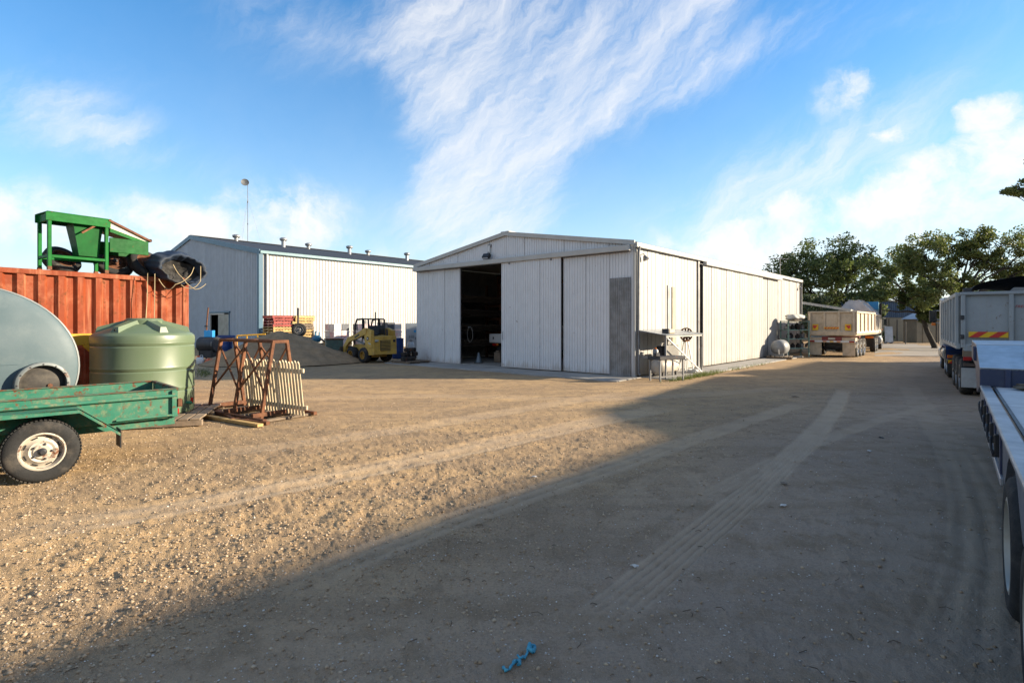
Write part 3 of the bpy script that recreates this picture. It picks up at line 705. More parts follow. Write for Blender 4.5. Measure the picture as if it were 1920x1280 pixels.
def make_trees():
    D = 44; b = at(1548, 640, D); b = (b[0], D, 0)
    c = [px_clump(b, D, *q) for q in ((1545, 478, 56, 36), (1490, 502, 46, 36, 1), (1600, 500, 44, 34, -1), (1515, 545, 58, 38), (1590, 550, 54, 36), (1468, 548, 34, 28), (1560, 515, 50, 36, -2), (1540, 590, 50, 34, 1), (1625, 585, 34, 26))]
    tree('shade_tree', 'tall dense dark tree behind the far end of the white shed', b, (.2, 0, 2.6), c, 26000, .115, LEAF_D, 11, .28, 22, .30)
    b = (*gp(1752, 653), 0); D = b[1]
    c = [px_clump(b, D, *q) for q in ((1650, 505, 40, 30), (1690, 492, 38, 28, 1), (1640, 548, 40, 32, -1), (1685, 535, 40, 30, 1), (1730, 540, 34, 26), (1610, 575, 32, 22), (1715, 562, 30, 20), (1752, 570, 24, 20), (1772, 588, 18, 14), (1738, 592, 16, 12))]
    tree('leaning_tree', 'leaning dark tree hanging over the blue and cream building', b, (-.7, .2, 2.3), c, 20000, .085, LEAF_D, 12, .15, 18, .30)
    D = 33; b = at(1796, 655, D); b = (b[0], D, 0)
    c = [px_clump(b, D, *q) for q in ((1725, 470, 40, 24), (1775, 455, 44, 24, 1), (1825, 448, 46, 24), (1880, 455, 44, 26), (1918, 485, 40, 28), (1745, 500, 34, 24), (1800, 488, 36, 20, 1), (1862, 500, 38, 20), (1898, 515, 30, 16), (1835, 472, 36, 18), (1765, 535, 34, 22, -1), (1960, 470, 50, 30), (1735, 560, 26, 20, -1), (1700, 500, 30, 24), (1800, 530, 26, 16))]
    tree('spreading_tree', 'wide umbrella-shaped tree with bare forking limbs above the parked tipper', b, (.1, 0, 2.9), c, 26000, .075, LEAF_M, 13, .2, 16, .30, wander=.35)
    D = 44; tipx = at(1925, 352, D); b = (tipx[0] + 6.5, D + 1, 0)
    c = [px_clump(b, D, *q) for q in ((1912, 352, 24, 14), (1945, 345, 30, 18), (2000, 330, 60, 50), (2080, 380, 70, 60), (2060, 300, 60, 50), (1990, 420, 40, 40, 2))]
    tree('tall_gum_tree', 'tall tree on the right of which only one leafy branch tip shows', b, (-.3, 0, 6.5), c, 9000, .11, LEAF_M, 14, .36, 12, .33)
    D = 38; b = at(1512, 650, D); b = (b[0], D, 0)
    c = [px_clump(b, D, *q) for q in ((1505, 580, 30, 26), (1540, 580, 32, 24), (1570, 590, 30, 20), (1520, 605, 34, 20))]
    tree('leafy_shrub', 'grey-green shrub behind the parked truck, below the dark tree', b, (.1, 0, .8), c, 9000, .075, LEAF_B, 15, .10, 14, .36, cat='shrub')
    D = 52; b = at(1880, 640, D); b = (b[0], D, 0)
    c = [px_clump(b, D, *q) for q in ((1850, 545, 44, 26), (1900, 535, 44, 24), (1950, 530, 44, 30), (1870, 570, 44, 28), (1930, 570, 44, 28))]
    tree('hedge_tree', 'light green bushy tree far behind the parked tipper', b, (0, 0, 1.6), c, 10000, .12, LEAF_Y, 16, .2, 14, .36)
    D = 46; b = at(1664, 640, D); b = (b[0], D, 0)
    tree('low_bush', 'small dark bush by the cream wall beyond the truck', b, (0, 0, .2), [(0, 0, .45, .45, .4, .4), (.3, .1, .3, .35, .3, .3)], 1500, .07, LEAF_D, 17, .05, 8, .5, cat='shrub')
make_trees()
# grass along the side apron
def grass():
    r = np.random.default_rng(8); P = []
    for (x, n, sp) in ((.6, 500, .8), (2.0, 900, .7), (3.2, 260, .6), (5.0, 160, 1.2), (7.5, 140, 1.5)):
        for i in range(n): P.append(SH(x + r.normal() * sp * .6, -1.22 + r.normal() * .10 - .05 * (x < 3), 0))
    for i in range(300):
        q = gp(383 + r.normal() * 8, 700 + r.normal() * 4); P.append((*q, 0))
    P = np.array(P); n = len(P); h = .04 + .11 * r.random(n) ** 2; a = r.random(n) * 6.28; ln = (r.random((n, 2)) - .5) * .12
    w = .007; dx = np.cos(a) * w; dy = np.sin(a) * w
    b0 = P + np.stack([dx, dy, np.zeros(n)], -1); b1 = P - np.stack([dx, dy, np.zeros(n)], -1); tp = P + np.stack([ln[:, 0], ln[:, 1], h], -1)
    o = npmesh('grass', np.stack([b0, b1, tp], 1).reshape(-1, 3), np.arange(3 * n).reshape(n, 3), LEAF_Y, False, {'tone': np.repeat(r.random(n), 3)})
    o['kind'] = 'stuff'; o['label'] = 'thin green grass along the concrete edge of the shed'; o['category'] = 'grass'
grass()
# ------------------------------------------------------------------ buildings beyond the road
def far_buildings():
    BW = pm('deep_blue_cladding', (.045, .085, .15), .55, var=.08); CR = pm('cream_block', (.23, .20, .145), .8, var=.08, damt=.2)
    RF = pm('pale_roof', (.42, .41, .38), .6, var=.06)
    D = 50; x0, x1 = at(1500, 640, D)[0], at(1785, 640, D)[0]; b = (x0, D)
    t = thing('blue_cream_warehouse', 'far warehouse with dark blue upper cladding above cream walls', 'building', (b[0], b[1], 0), R(4))
    W = x1 - x0; ax = 3.5; rz_ = lambda x: 4.35 - max(0, x - ax) * .125 - max(0, ax - x) * .125
    n = 24
    for i in range(n):
        xa, xb = W * i / n, W * (i + 1) / n; m = MB(); corr(m, (xa, 0, 0), (1, 0, 0), xb - xa - .01, 2.2, lambda s, a=xa: rz_(s + a), (0, -1, 0), .2, .03, 'trap'); m.build('cladding_sheet', BW, t)
    MB().box((W / 2, .1, 1.1), (W, .12, 2.2)).build('wall', CR, t)
    MB().prism([(0, .2, 0), (W, .2, 0), (W, .2, rz_(W) - .05), (ax, .2, rz_(ax) - .05), (0, .2, rz_(0) - .05)], (0, 14, 0)).build('rear_wall', CR, t)
    MB().prism([(W + .2, -.15, rz_(W)), (ax, -.15, rz_(ax)), (-.2, -.15, rz_(0)), (-.2, -.15, rz_(0) + .1), (ax, -.15, rz_(ax) + .1), (W + .2, -.15, rz_(W) + .1)], (0, 14.4, 0)).build('roof', RF, t)
    for (pa, pb, z1) in ((1676, 1714, 2.1), (1565, 1600, 2.1)):
        xa, xb = at(pa, 640, D)[0] - x0, at(pb, 640, D)[0] - x0
        d = MB().box(((xa + xb) / 2, 0, z1 / 2), (xb - xa, .08, z1), b=.01).build('roller_door', pm('cream_roller', (.25, .22, .16), .6, var=.06), t)
        for k in range(14): MB().box(((xa + xb) / 2, -.05, .1 + k * z1 / 14), (xb - xa - .1, .02, .03)).build('slat', MATS['cream_roller'], d)
    MB().box((W - 4.6, -.05, 1.0), (.06, .06, 2.0)).build('drainpipe', DARKSTEEL, t)
    D = 46; a, c = at(1718, 640, D)[0], at(1762, 640, D)[0]
    t = thing('small_gabled_hut', 'little cream hut with a pale pitched roof before the blue warehouse', 'hut', (a, D, 0)); W = c - a
    MB().box((W / 2, .8, 1.0), (W - .1, 1.6, 2.0)).build('wall', CR, t)
    MB().prism([(-.1, -.15, 2.0), (W + .1, -.15, 2.0), (W * .62, -.15, 2.65)], (0, 1.9, 0)).build('roof', pm('hut_roof', (.45, .47, .48), .5), t)
    MB().box((W / 2, -.18, 1.97), (W + .2, .05, .12)).build('fascia', BW, t)
    d = MB().box((W * .45, -.02, .92), (.75, .06, 1.8), b=.01).build('door', CR, t); MB().box((W * .45 + .28, -.06, .95), (.04, .05, .1)).build('handle', DARKSTEEL, d)
    MB().box((W * .85, -.02, .9), (.05, .05, 1.8)).build('drainpipe', DARKSTEEL, t)
    D = 44; a, c = at(1659, 640, D)[0], at(1674, 640, D)[0]
    t = thing('white_sheet', 'plain white sheet standing beside the cab of the far truck', 'panel', (a, D, 0))
    MB().box(((c - a) / 2, 0, .75), (c - a, .04, 1.3), rot=(R(-5), 0, 0), b=.005).build('panel', pm('pale_blue_panel', (.42, .46, .52), .5), t)
    for k in (.1, c - a - .1): MB().box((k, .05, .1), (.06, .3, .2)).build('foot', STEEL, t)
    D = 43
    for i, px in enumerate((1698, 1760, 1640)):
        x = at(px, 640, D)[0]
        t = thing('fence_post', 'slim dark post before the far warehouse, %s' % ('middle one', 'right of the three', 'left of the three')[i], 'post', (x, D, 0), 0, 'slim posts before the far warehouse')
        MB().tube([(0, 0, -.05), (0, 0, 1.7)], .035, 8).build('post', DARKSTEEL, t); MB().lathe([(.045, 1.7), (.04, 1.73), (.001, 1.75)], 8).build('cap', DARKSTEEL, t)
    # lean-to past the end of the white shed
    t = thing('lean_to', 'low cream lean-to roof beyond the end of the white shed', 'lean-to', SH(20.5, .4, 0), RZ)
    MB().prism([(0, -2.6, 2.35), (0, 0, 2.85), (0, 0, 2.93), (0, -2.6, 2.43)], (3, 0, 0)).build('roof', TRIM, t)
    MB().bar((-.04, -2.65, 2.38), (-.04, .05, 2.9), .06, .14).build('fascia', TRIM, t)
    for (x, y) in ((.1, -2.5), (2.9, -2.5)): MB().box((x, y, 1.18), (.09, .09, 2.36)).build('post', TRIM, t)
    MB().box((2.9, -1.2, 1.3), (.03, 2.4, 2.2)).build('wall', pm('pale_blue_sheet', (.30, .40, .46), .4), t)
    # wooded rise far behind on the right
    h = MB(); n = 40
    vs = []
    for i in range(n + 1):
        x = -60 + i * 12; zz = 5 + 3.5 * math.sin(i * .37) + 1.2 * math.sin(i * 1.3) if i > 14 else .5
        vs += [(x, 150, -1), (x, 165, zz), (x, 220, zz * .4)]
    h.add(vs, [(3*i, 3*i+3, 3*i+4, 3*i+1) for i in range(n)] + [(3*i+1, 3*i+4, 3*i+5, 3*i+2) for i in range(n)])
    o = h.build('hills', pm('far_scrub', (.05, .07, .03), .95, var=.3, vs=.3, bump=.8, bs=1.5), smooth=60); o['kind'] = 'structure'
far_buildings()
# ------------------------------------------------------------------ wheels
def make_wheel(parent, c, r, w, axis, rim_r, rimmat, tread=0, nuts=5, name='wheel', dish=.05, lab=None):
    """c: centre of the outer face, axis: outward unit vector"""
    ax = Vector(axis); M = AX(ax, Vector(c) - ax * w / 2); h = w / 2
    wh = MB().lathe([(r * .94, -h * .8), (rim_r * 1.0, -h), (rim_r * .97, -h * .7), (rim_r * .97, h * .7), (rim_r, h * .93), (rim_r * 1.12, h * 1.0), (r * .86, h * 1.0), (r * .95, h * .86),
                     (r, h * .62), (r, -h * .62), (r * .95, -h * .86), (r * .86, -h)], 40, M, closed=True).build(name, RUBBER, parent, lab, smooth=40)
    if tread:
        t = MB()
        for k in range(tread):
            a = 2 * math.pi * k / tread
            for sg in (-1, 1):
                t.box((r * 1.0 * math.cos(a + .03 * sg), r * math.sin(a + .03 * sg), sg * h * .62), (.010, 2 * math.pi * r / tread * .6, h * .5), rot=(0, 0, a), M=M)
        t.build('tread', RUBBER, wh, kind='stuff')
    rp = [(rim_r * 1.0, h * .95), (rim_r * .93, h * .98), (rim_r * .90, h * .80), (rim_r * .84, h * .3), (rim_r * .66, h * .3 + dish * .4), (rim_r * .56, h * .3 + dish * .9), (rim_r * .44, h * .3 + dish * .7), (rim_r * .36, h * .3 + dish), (.001, h * .3 + dish)]
    rim = MB().lathe(rp, 36, M).build('rim', rimmat, wh, smooth=35)
    nb = MB()
    for k in range(nuts):
        a = 2 * math.pi * k / nuts; nb.lathe([(rim_r * .06, 0), (rim_r * .06, .025), (.001, .03)], 6, M @ Matrix.Translation((rim_r * .40 * math.cos(a), rim_r * .40 * math.sin(a), h * .3 + dish * .7)))
    nb.lathe([(rim_r * .2, h * .3 + dish - .005), (rim_r * .19, h * .3 + dish + .03), (rim_r * .1, h * .3 + dish + .045), (.001, h * .3 + dish + .045)], 16, M)
    nb.build('hub', DARKSTEEL, wh, smooth=40)
    if nuts == 5 and tread:
        for k in range(8):
            a = 2 * math.pi * (k + .5) / 8
            MB().box((rim_r * .75 * math.cos(a), rim_r * .75 * math.sin(a), h * .3 + dish * .2), (rim_r * .07, rim_r * .26, .012), rot=(0, 0, a), M=M).build('vent_slot', BLACK, wh)
    return wh

# ------------------------------------------------------------------ container and what lies on it
CE = (-6.76, 11.4); CRZ = math.atan2(-.839, -.544)
REDC = pm('container_red', (.225, .045, .014), .65, spec=.15, var=.14, vs=1.5, col2=(.16, .033, .013), dirt=(.40, .17, .09), damt=.42, dscale=2.5, streak=.6, rust=.36, rscale=7)
def CL(x, y, z):                                   # container coordinates to the yard
    c, s = math.cos(CRZ), math.sin(CRZ); return (CE[0] + c * x - s * y, CE[1] + s * x + c * y, z)
def container():
    t = thing('shipping_container', 'rusty red corrugated shipping container behind the green water tank', 'container', CE, CRZ)
    Lc, Wc, H = 6.06, 2.44, 2.59
    tab = [(0, 0), (.30, 0), (.48, 1), (.80, 1)]
    def side(p0, d, n, ln, name):
        vs = []; p0 = Vector(p0); d = Vector(d); n = Vector(n); ss = [0]; hs = [0]
        for i in range(int(ln / .278)):
            for a, h in tab: ss.append((i + a + .12) * .278); hs.append(h)
        ss.append(ln); hs.append(0)
        for s, h in zip(ss, hs):
            q = p0 + d * s - n * (h * .06); vs += [q + Vector((0, 0, .16)), q + Vector((0, 0, H - .10))]
        MB().add(vs, [(2*i, 2*i+2, 2*i+3, 2*i+1) for i in range(len(ss) - 1)]).build(name, REDC, t)
    side((.14, -.012, 0), (1, 0, 0), (0, 1, 0), Lc - .28, 'side_panel'); side((.14, -Wc + .012, 0), (1, 0, 0), (0, -1, 0), Lc - .28, 'side_panel')
    side((.012, -.14, 0), (0, -1, 0), (-1, 0, 0), Wc - .28, 'end_panel'); side((Lc - .012, -.14, 0), (0, -1, 0), (1, 0, 0), Wc - .28, 'end_panel')
    for y in (-.03, -Wc + .03):
        MB().box((Lc / 2, y, H - .06), (Lc - .3, .06, .09), b=.008).build('top_rail', REDC, t); MB().box((Lc / 2, y, .10), (Lc - .3, .06, .16), b=.01).build('bottom_rail', REDC, t)
    for x in (.07, Lc - .07):
        MB().box((x, -Wc / 2, H - .06), (.06, Wc - .3, .09)).build('top_rail', REDC, t); MB().box((x, -Wc / 2, .10), (.06, Wc - .3, .16)).build('bottom_rail', REDC, t)
        for y in (-.075, -Wc + .075):
            MB().box((x, y, H / 2), (.13, .14, H - .24), b=.012).build('corner_post', REDC, t)
            for z in (.06, H - .06): MB().box((x, y, z), (.17, .17, .12), b=.01).build('corner_casting', REDC, t)
    rf = MB(); vs = []; n = 40
    for i in range(n + 1):
        for y in (-.08, -Wc + .08): vs.append((.1 + i * (Lc - .2) / n, y, H - .035 - .02 * (i % 2)))
    rf.add(vs, [(2*i, 2*i+1, 2*i+3, 2*i+2) for i in range(n)]); rf.build('roof', REDC, t)
    MB().box((Lc / 2, -Wc / 2, .17), (Lc - .2, Wc - .2, .05)).build('floor', TIMBER, t)
container()
GREEN = pm('bright_green_paint', (.002, .125, .018), .5, var=.15, vs=4, rust=.15, rscale=8, damt=.1, dirt=(.03, .10, .03), spec=.12)
GREENB = pm('dull_green_paint', (.004, .09, .016), .5, var=.15, vs=4, rust=.15, damt=.2, dirt=(.03, .08, .03), spec=.12)
def hopper():
    z0 = 2.585; t = thing('hopper_frame', 'bright green steel hopper table with chute standing on the red container', 'hopper', CL(1.44, -.05, z0), CRZ)
    Wd, Dp, H = .88, .46, 1.0
    for (x, y) in ((.03, 0), (Wd, 0), (.03, -Dp), (Wd, -Dp)):
        lg = MB().box((x, y, H / 2), (.055, .055, H), b=.006).build('leg', GREEN, t); MB().box((x, y, .03), (.06, .06, .06)).build('foot', RUST, lg)
    for y in (0, -Dp): MB().box((Wd / 2 + .015, y + (.02 if y == 0 else -.02), H - .07), (Wd + .09, .03, .15), b=.005).build('apron', GREEN, t); MB().box((Wd / 2, y, .24), (Wd, .045, .05), b=.005).build('lower_rail', GREEN, t)
    for x in (.03, Wd): MB().box((x, -Dp / 2, H - .07), (.03, Dp - .03, .14), b=.005).build('apron', GREEN, t); MB().box((x, -Dp / 2, .24), (.045, Dp, .05), b=.005).build('lower_rail', GREEN, t)
    MB().box((Wd / 2, -Dp / 2, H + .008), (Wd + .08, Dp + .08, .02), b=.004).build('table_top', GREEN, t)
    hp = MB(); a = [(.06, -.06), (.52, -.06), (.52, -Dp + .04), (.06, -Dp + .04)]; b = [(.12, -.10), (.42, -.10), (.42, -Dp + .10), (.12, -Dp + .10)]
    hp.add([(*p, H - .12) for p in a] + [(*p, .30) for p in b], [(0, 1, 5, 4), (1, 2, 6, 5), (2, 3, 7, 6), (3, 0, 4, 7), (4, 5, 6, 7)]); hp.build('hopper_bin', GREENB, t)
    MB().bar((.2, .0, H - .13), (.42, .03, H - .3), .02, .03).build('strut', RUST, t)
    ch = MB(); ch.prism([(-.02, .01, .98), (-.66, .01, .70), (-.66, .01, .64), (-.02, .01, .80)], (0, -Dp, 0)); c_ = ch.build('chute', pm('chute_cream', (.55, .50, .40), .6, var=.1, damt=.3), t)
    MB().bar((0, .03, 1.0), (-.72, .03, .69), .03, .035).build('chute_rail', RUST, c_); MB().bar((0, -Dp, 1.0), (-.72, -Dp, .69), .03, .035).build('chute_rail', RUST, c_)
    MB().box((-.34, .025, .54), (.66, .03, .27), b=.005).build('side_panel', GREENB, t)
    MB().prism([(-.02, .015, .85), (-.66, .015, .66), (-.66, .015, .60), (-.02, .015, .78)], (0, .02, 0)).build('side_flange', GREEN, t)
    MB().box((-.34, -Dp, .52), (.66, .03, .25)).build('side_panel', GREENB, t)
    MB().lathe([(.03, -.27), (.03, .27)], 10, AX((0, 1, 0), (-.70, -.22, .70))).build('roller', RUST, t)
hopper()
for i, (x, y, r, tilt, lab) in enumerate(((.62, -.42, .34, 12, 'nearest the blue tarpaulin'), (1.12, -.62, .33, -8, 'behind the hopper chute'), (1.95, -.66, .30, 15, 'under the green hopper frame'))):
    t = thing('old_wheel', 'rusty old wheel lying on the red container, %s' % lab, 'wheel', CL(x, y, 2.58), CRZ + R(tilt), 'rusty wheels on the container roof')
    a = R(38); axv = Vector((0, math.cos(a), math.sin(a)))
    make_wheel(t, (0, .06, r * math.cos(a) + .05), r, .18, tuple(axv), r * .66, RUST, 0, 5, name='tyre')
def tarp():
    t = thing('tarpaulin_bundle', 'bundled blue-grey tarpaulin with loose ropes hanging over the container edge', 'tarpaulin', CL(.26, .10, 2.62), CRZ)
    m1 = pm('tarp_blue', (.022, .036, .065), .65, spec=.15, var=.2, vs=3, col2=(.04, .048, .062), damt=.3, dscale=3, dirt=(.075, .08, .085), bump=.5, bs=25)
    nr, na = 22, 72; V = np.zeros((nr, na, 3)); r = np.random.default_rng(4)
    for i in range(nr):
        s = i / (nr - 1)
        rad = math.sin(min(1, s * 1.25 + .08) * math.pi * .62) ** .55 if s < .8 else (.93 - (s - .8) * 1.2)
        y = -.75 + s * 1.15 if s < .85 else -.75 + .85 * 1.15 - (s - .85) * 1.2
        for k in range(na):
            a = 2 * math.pi * k / na
            f = 1 + (.025 * math.sin(9 * a + 3 * s) + .018 * math.sin(17 * a - 5 * s) + .03 * math.sin(5 * a + 9 * s)) * (.4 + s)
            lump = 1 + .12 * math.sin(2 * a + .7) + .05 * math.sin(3 * a + 6 * s)
            X = .47 * rad * f * lump * math.cos(a); Z = .33 * rad * f * math.sin(a)
            V[i, k] = (X, y, Z + .21 - max(0, s - .45) * .22)
    idx = np.arange(nr * na).reshape(nr, na); Fq = np.stack([idx[:-1], np.roll(idx, -1, 1)[:-1], np.roll(idx, -1, 1)[1:], idx[1:]], -1).reshape(-1, 4)
    o = npmesh('sheet', V.reshape(-1, 3), Fq, m1, True); o.parent = t
    mo = MB(); vs = []; nn, mm = 9, 40
    for i in range(nn):
        for k in range(mm):
            a = 2 * math.pi * k / mm; q = i / (nn - 1); f = math.sin(7 * a + 4 * q) * .5 + math.sin(13 * a - 7 * q + 1) * .35 + math.sin(3 * a + 11 * q)
            vs.append((.43 * q * math.cos(a), -.16 + .17 * q + .045 * f * q * (1.25 - q), .06 + .24 * q * math.sin(a) + .02 * f * q))
    mo.add(vs, [(i * mm + k, i * mm + (k + 1) % mm, (i + 1) * mm + (k + 1) % mm, (i + 1) * mm + k) for i in range(nn - 1) for k in range(mm)]); mo.build('dark_folds', pm('tarp_hollow_shade', (.008, .008, .009), .8, var=.4, vs=9, col2=(.04, .038, .036), bump=1, bs=20), t, smooth=60)  # shade of the bundle's open mouth painted as near-black
    RP = pm('rope', (.42, .33, .19), .8, var=.15)
    for (p) in (((-.35, .17, .22), (-.28, .3, -.1), (-.1, .33, -.26), (.1, .3, -.2)), ((.2, .2, .2), (.1, .33, -.05), (-.15, .34, -.28), (-.4, .28, -.15)), ((.5, .12, .0), (.52, .16, -.4), (.50, .10, -1.0), (.53, .09, -1.35)), ((.62, .1, .0), (.64, .13, -.5), (.66, .09, -1.1)), ((-.2, .2, .18), (-.05, .32, -.02), (.22, .33, -.2), (.3, .2, -.3), (.42, .1, -.1))):
        q = []
        P = [Vector(v) for v in p]
        for i in range(len(P) - 1):
            for k in range(5): q.append(P[i].lerp(P[i+1], k / 5) + Vector((0, 0, -.03 * math.sin(k / 5 * math.pi))))
        q.append(P[-1]); MB().tube(q, .007, 6).build('rope', RP, t, smooth=60)
tarp()

# ------------------------------------------------------------------ yellow frame, grey tank
t = thing('yellow_steel_frame', 'yellow steel beam frame standing between the grey tank and the red container', 'frame', CL(1.3, .50, 0), CRZ)
YEL = pm('yellow_paint', (.62, .33, .02), .5, var=.1, rust=.2, damt=.2, dirt=(.3, .18, .05))
MB().box((1.2, 0, 1.37), (2.6, .12, .2), b=.01).build('beam', YEL, t)
for x in (0, 2.3): MB().box((x, .0, .635), (.1, .1, 1.27), b=.008).build('post', YEL, t)
MB().bar((.72, .05, 1.28), (.06, .05, .62), .06, .07).build('brace', YEL, t); MB().bar((1.7, .05, 1.28), (2.26, .05, .62), .06, .07).build('brace', YEL, t)
def grey_tank():
    cx, D, cz, a, b = -7.02, 6.9, 1.06, 1.2, 1.1
    t = thing('steel_tank', 'big grey oval steel tank end with a round hatch behind the green trailer', 'tank', (cx, D, 0), R(40))
    GT = pm('tank_grey', (.072, .108, .122), .55, .0, spec=.25, var=.12, vs=1.6, col2=(.10, .135, .148), damt=.3, dscale=4, dirt=(.15, .178, .18), bump=.08, bs=30)
    E = Matrix.Translation((0, 0, cz)) @ Matrix.Diagonal((a, 1, b, 1)) @ Matrix.Rotation(R(90), 4, 'X')
    MB().lathe([(.001, .20), (.3, .188), (.55, .15), (.75, .10), (.88, .055), (.96, .015), (.99, -.015), (1.0, -.05), (1.0, -.35), (.96, -.48), (.8, -.58), (.001, -.62)], 72, E).build('shell', GT, t, smooth=35)
    MB().lathe([(.992, -.01), (1.006, -.02), (1.006, -.05), (.992, -.05)], 72, E).build('rim_seam', pm('seam_grey', (.22, .24, .24), .5), t, smooth=40)
    MB().tube([(x / 10 * 1.05, -(.20 * (1 - abs(x / 10 * 1.05 / a) ** 2.1)), cz + .05) for x in range(-10, 11)], .006, 6).build('weld_seam', GT, t)
    hx, hz = .80, .84; M = Matrix.Translation((hx, -.125, hz)) @ Matrix.Rotation(R(90), 4, 'X') @ Matrix.Rotation(R(12), 4, 'Y')
    h = MB().lathe([(.29, -.12), (.29, .09), (.275, .10), (.25, .10), (.25, .0)], 36, M).build('hatch_ring', pm('hatch_steel', (.16, .18, .18), .5, .3, rust=.35), t, smooth=40)
    MB().lathe([(.001, .030), (.18, .030), (.20, .016), (.25, .012)], 30, M).build('hatch_plate', pm('hatch_dark', (.055, .05, .045), .8, var=.3, damt=.5, dirt=(.14, .12, .09)), h, smooth=40)
    MB().lathe([(.03, .03), (.028, .05), (.001, .055)], 8, M @ Matrix.Translation((.08, -.03, 0))).build('bolt', RUST, h)
    for k in range(12):
        an = k * math.pi / 6; MB().lathe([(.009, .095), (.009, .108), (.001, .109)], 6, M @ Matrix.Translation((.264 * math.cos(an), .264 * math.sin(an), 0))).build('bolt', DARKSTEEL, h)
    for x in (-.6, .6): MB().box((x, .25, .10), (.2, .5, .26), b=.01).build('skid', RUST, t)
grey_tank()

# ------------------------------------------------------------------ green poly water tank on its pallet
GX, GY = -6.30, 9.32
def pallet_mesh(w=1.16, d=1.1, h=.145, nb=7, mat=None, name='pallet'):
    m = MB()
    for x in (-w / 2 + .03, 0, w / 2 - .03): m.box((x, 0, h / 2), (.05, d, h - .05))
    for k in range(nb):
        y = -d / 2 + .05 + k * (d - .1) / (nb - 1); m.box((0, y, h - .012), (w, .095, .022))
        if k in (0, nb // 2, nb - 1): m.box((0, y, .012), (w, .095, .022))
    return m
def water_tank():
    p = thing('timber_pallet', 'weathered timber pallet under the round green water tank', 'pallet', (GX + .12, GY + .03, 0), R(18))
    for k in range(11): MB().box((-.85 + k * .17, 0, .115), (.14, 1.9, .025), b=.003).build('board', TIMBER, p)
    for y in (-.9, 0, .9): MB().box((0, y, .055), (1.9, .09, .09), b=.004).build('bearer', TIMBER, p)
    t = thing('water_tank', 'round pale green plastic water tank with ribbed wall on a timber pallet', 'tank', (GX, GY, .13), R(8)); t.scale = (.845, .845, 1)
    PG = pm('green_poly', (.108, .148, .085), .4, var=.04, vs=1.5, damt=.12, dscale=2, dirt=(.18, .19, .14), streak=.12, spec=.5)
    pr = [(.001, 0), (.84, 0), (.87, .02), (.88, .05), (.88, .36)]
    for z in (.39, .74, 1.15): pr += [(.88, z - .02), (.868, z), (.88, z + .02), (.888, z + .05), (.88, z + .08)]
    pr += [(.886, 1.20), (.89, 1.27), (.875, 1.32), (.83, 1.355)]
    MB().lathe(pr, 80).build('wall', PG, t, smooth=25)
    MB().lathe([(.83, 1.355), (.60, 1.435), (.40, 1.50), (.001, 1.53)], 80).build('roof', PG, t, smooth=25)
    for k in range(6):
        a = k * math.pi / 3 + .35; c, s = math.cos(a), math.sin(a); w1, w2 = .085, .05
        def Pn(r, w, z): return (r * c - w * s, r * s + w * c, z)
        v = [Pn(.80, -w1, 1.345), Pn(.80, w1, 1.345), Pn(.30, w1 * 1.5, 1.50), Pn(.30, -w1 * 1.5, 1.50), Pn(.76, -w2, 1.46), Pn(.76, w2, 1.46), Pn(.30, w2 * 1.8, 1.575), Pn(.30, -w2 * 1.8, 1.575)]
        MB().add(v, [(0, 1, 5, 4), (1, 2, 6, 5), (2, 3, 7, 6), (3, 0, 4, 7), (4, 5, 6, 7)]).build('roof_ridge', PG, t)
        if k in (4, 3): MB().tube([Pn(.762, 0, 1.42), Pn(.79, 0, 1.41)], .017, 10).build('lifting_hole', BLACK, t)
    MB().lathe([(.33, 1.48), (.33, 1.575), (.30, 1.60), (.27, 1.605), (.001, 1.61)], 40).build('lid', PG, t, smooth=30)
    tp = MB().tube([(.86, -.15, .17), (.98, -.17, .17)], .026, 8).build('outlet', pm('valve_green', (.03, .2, .12), .5), t)
    MB().box((.97, -.17, .21), (.05, .015, .09)).build('valve_handle', REDL, tp)
water_tank()

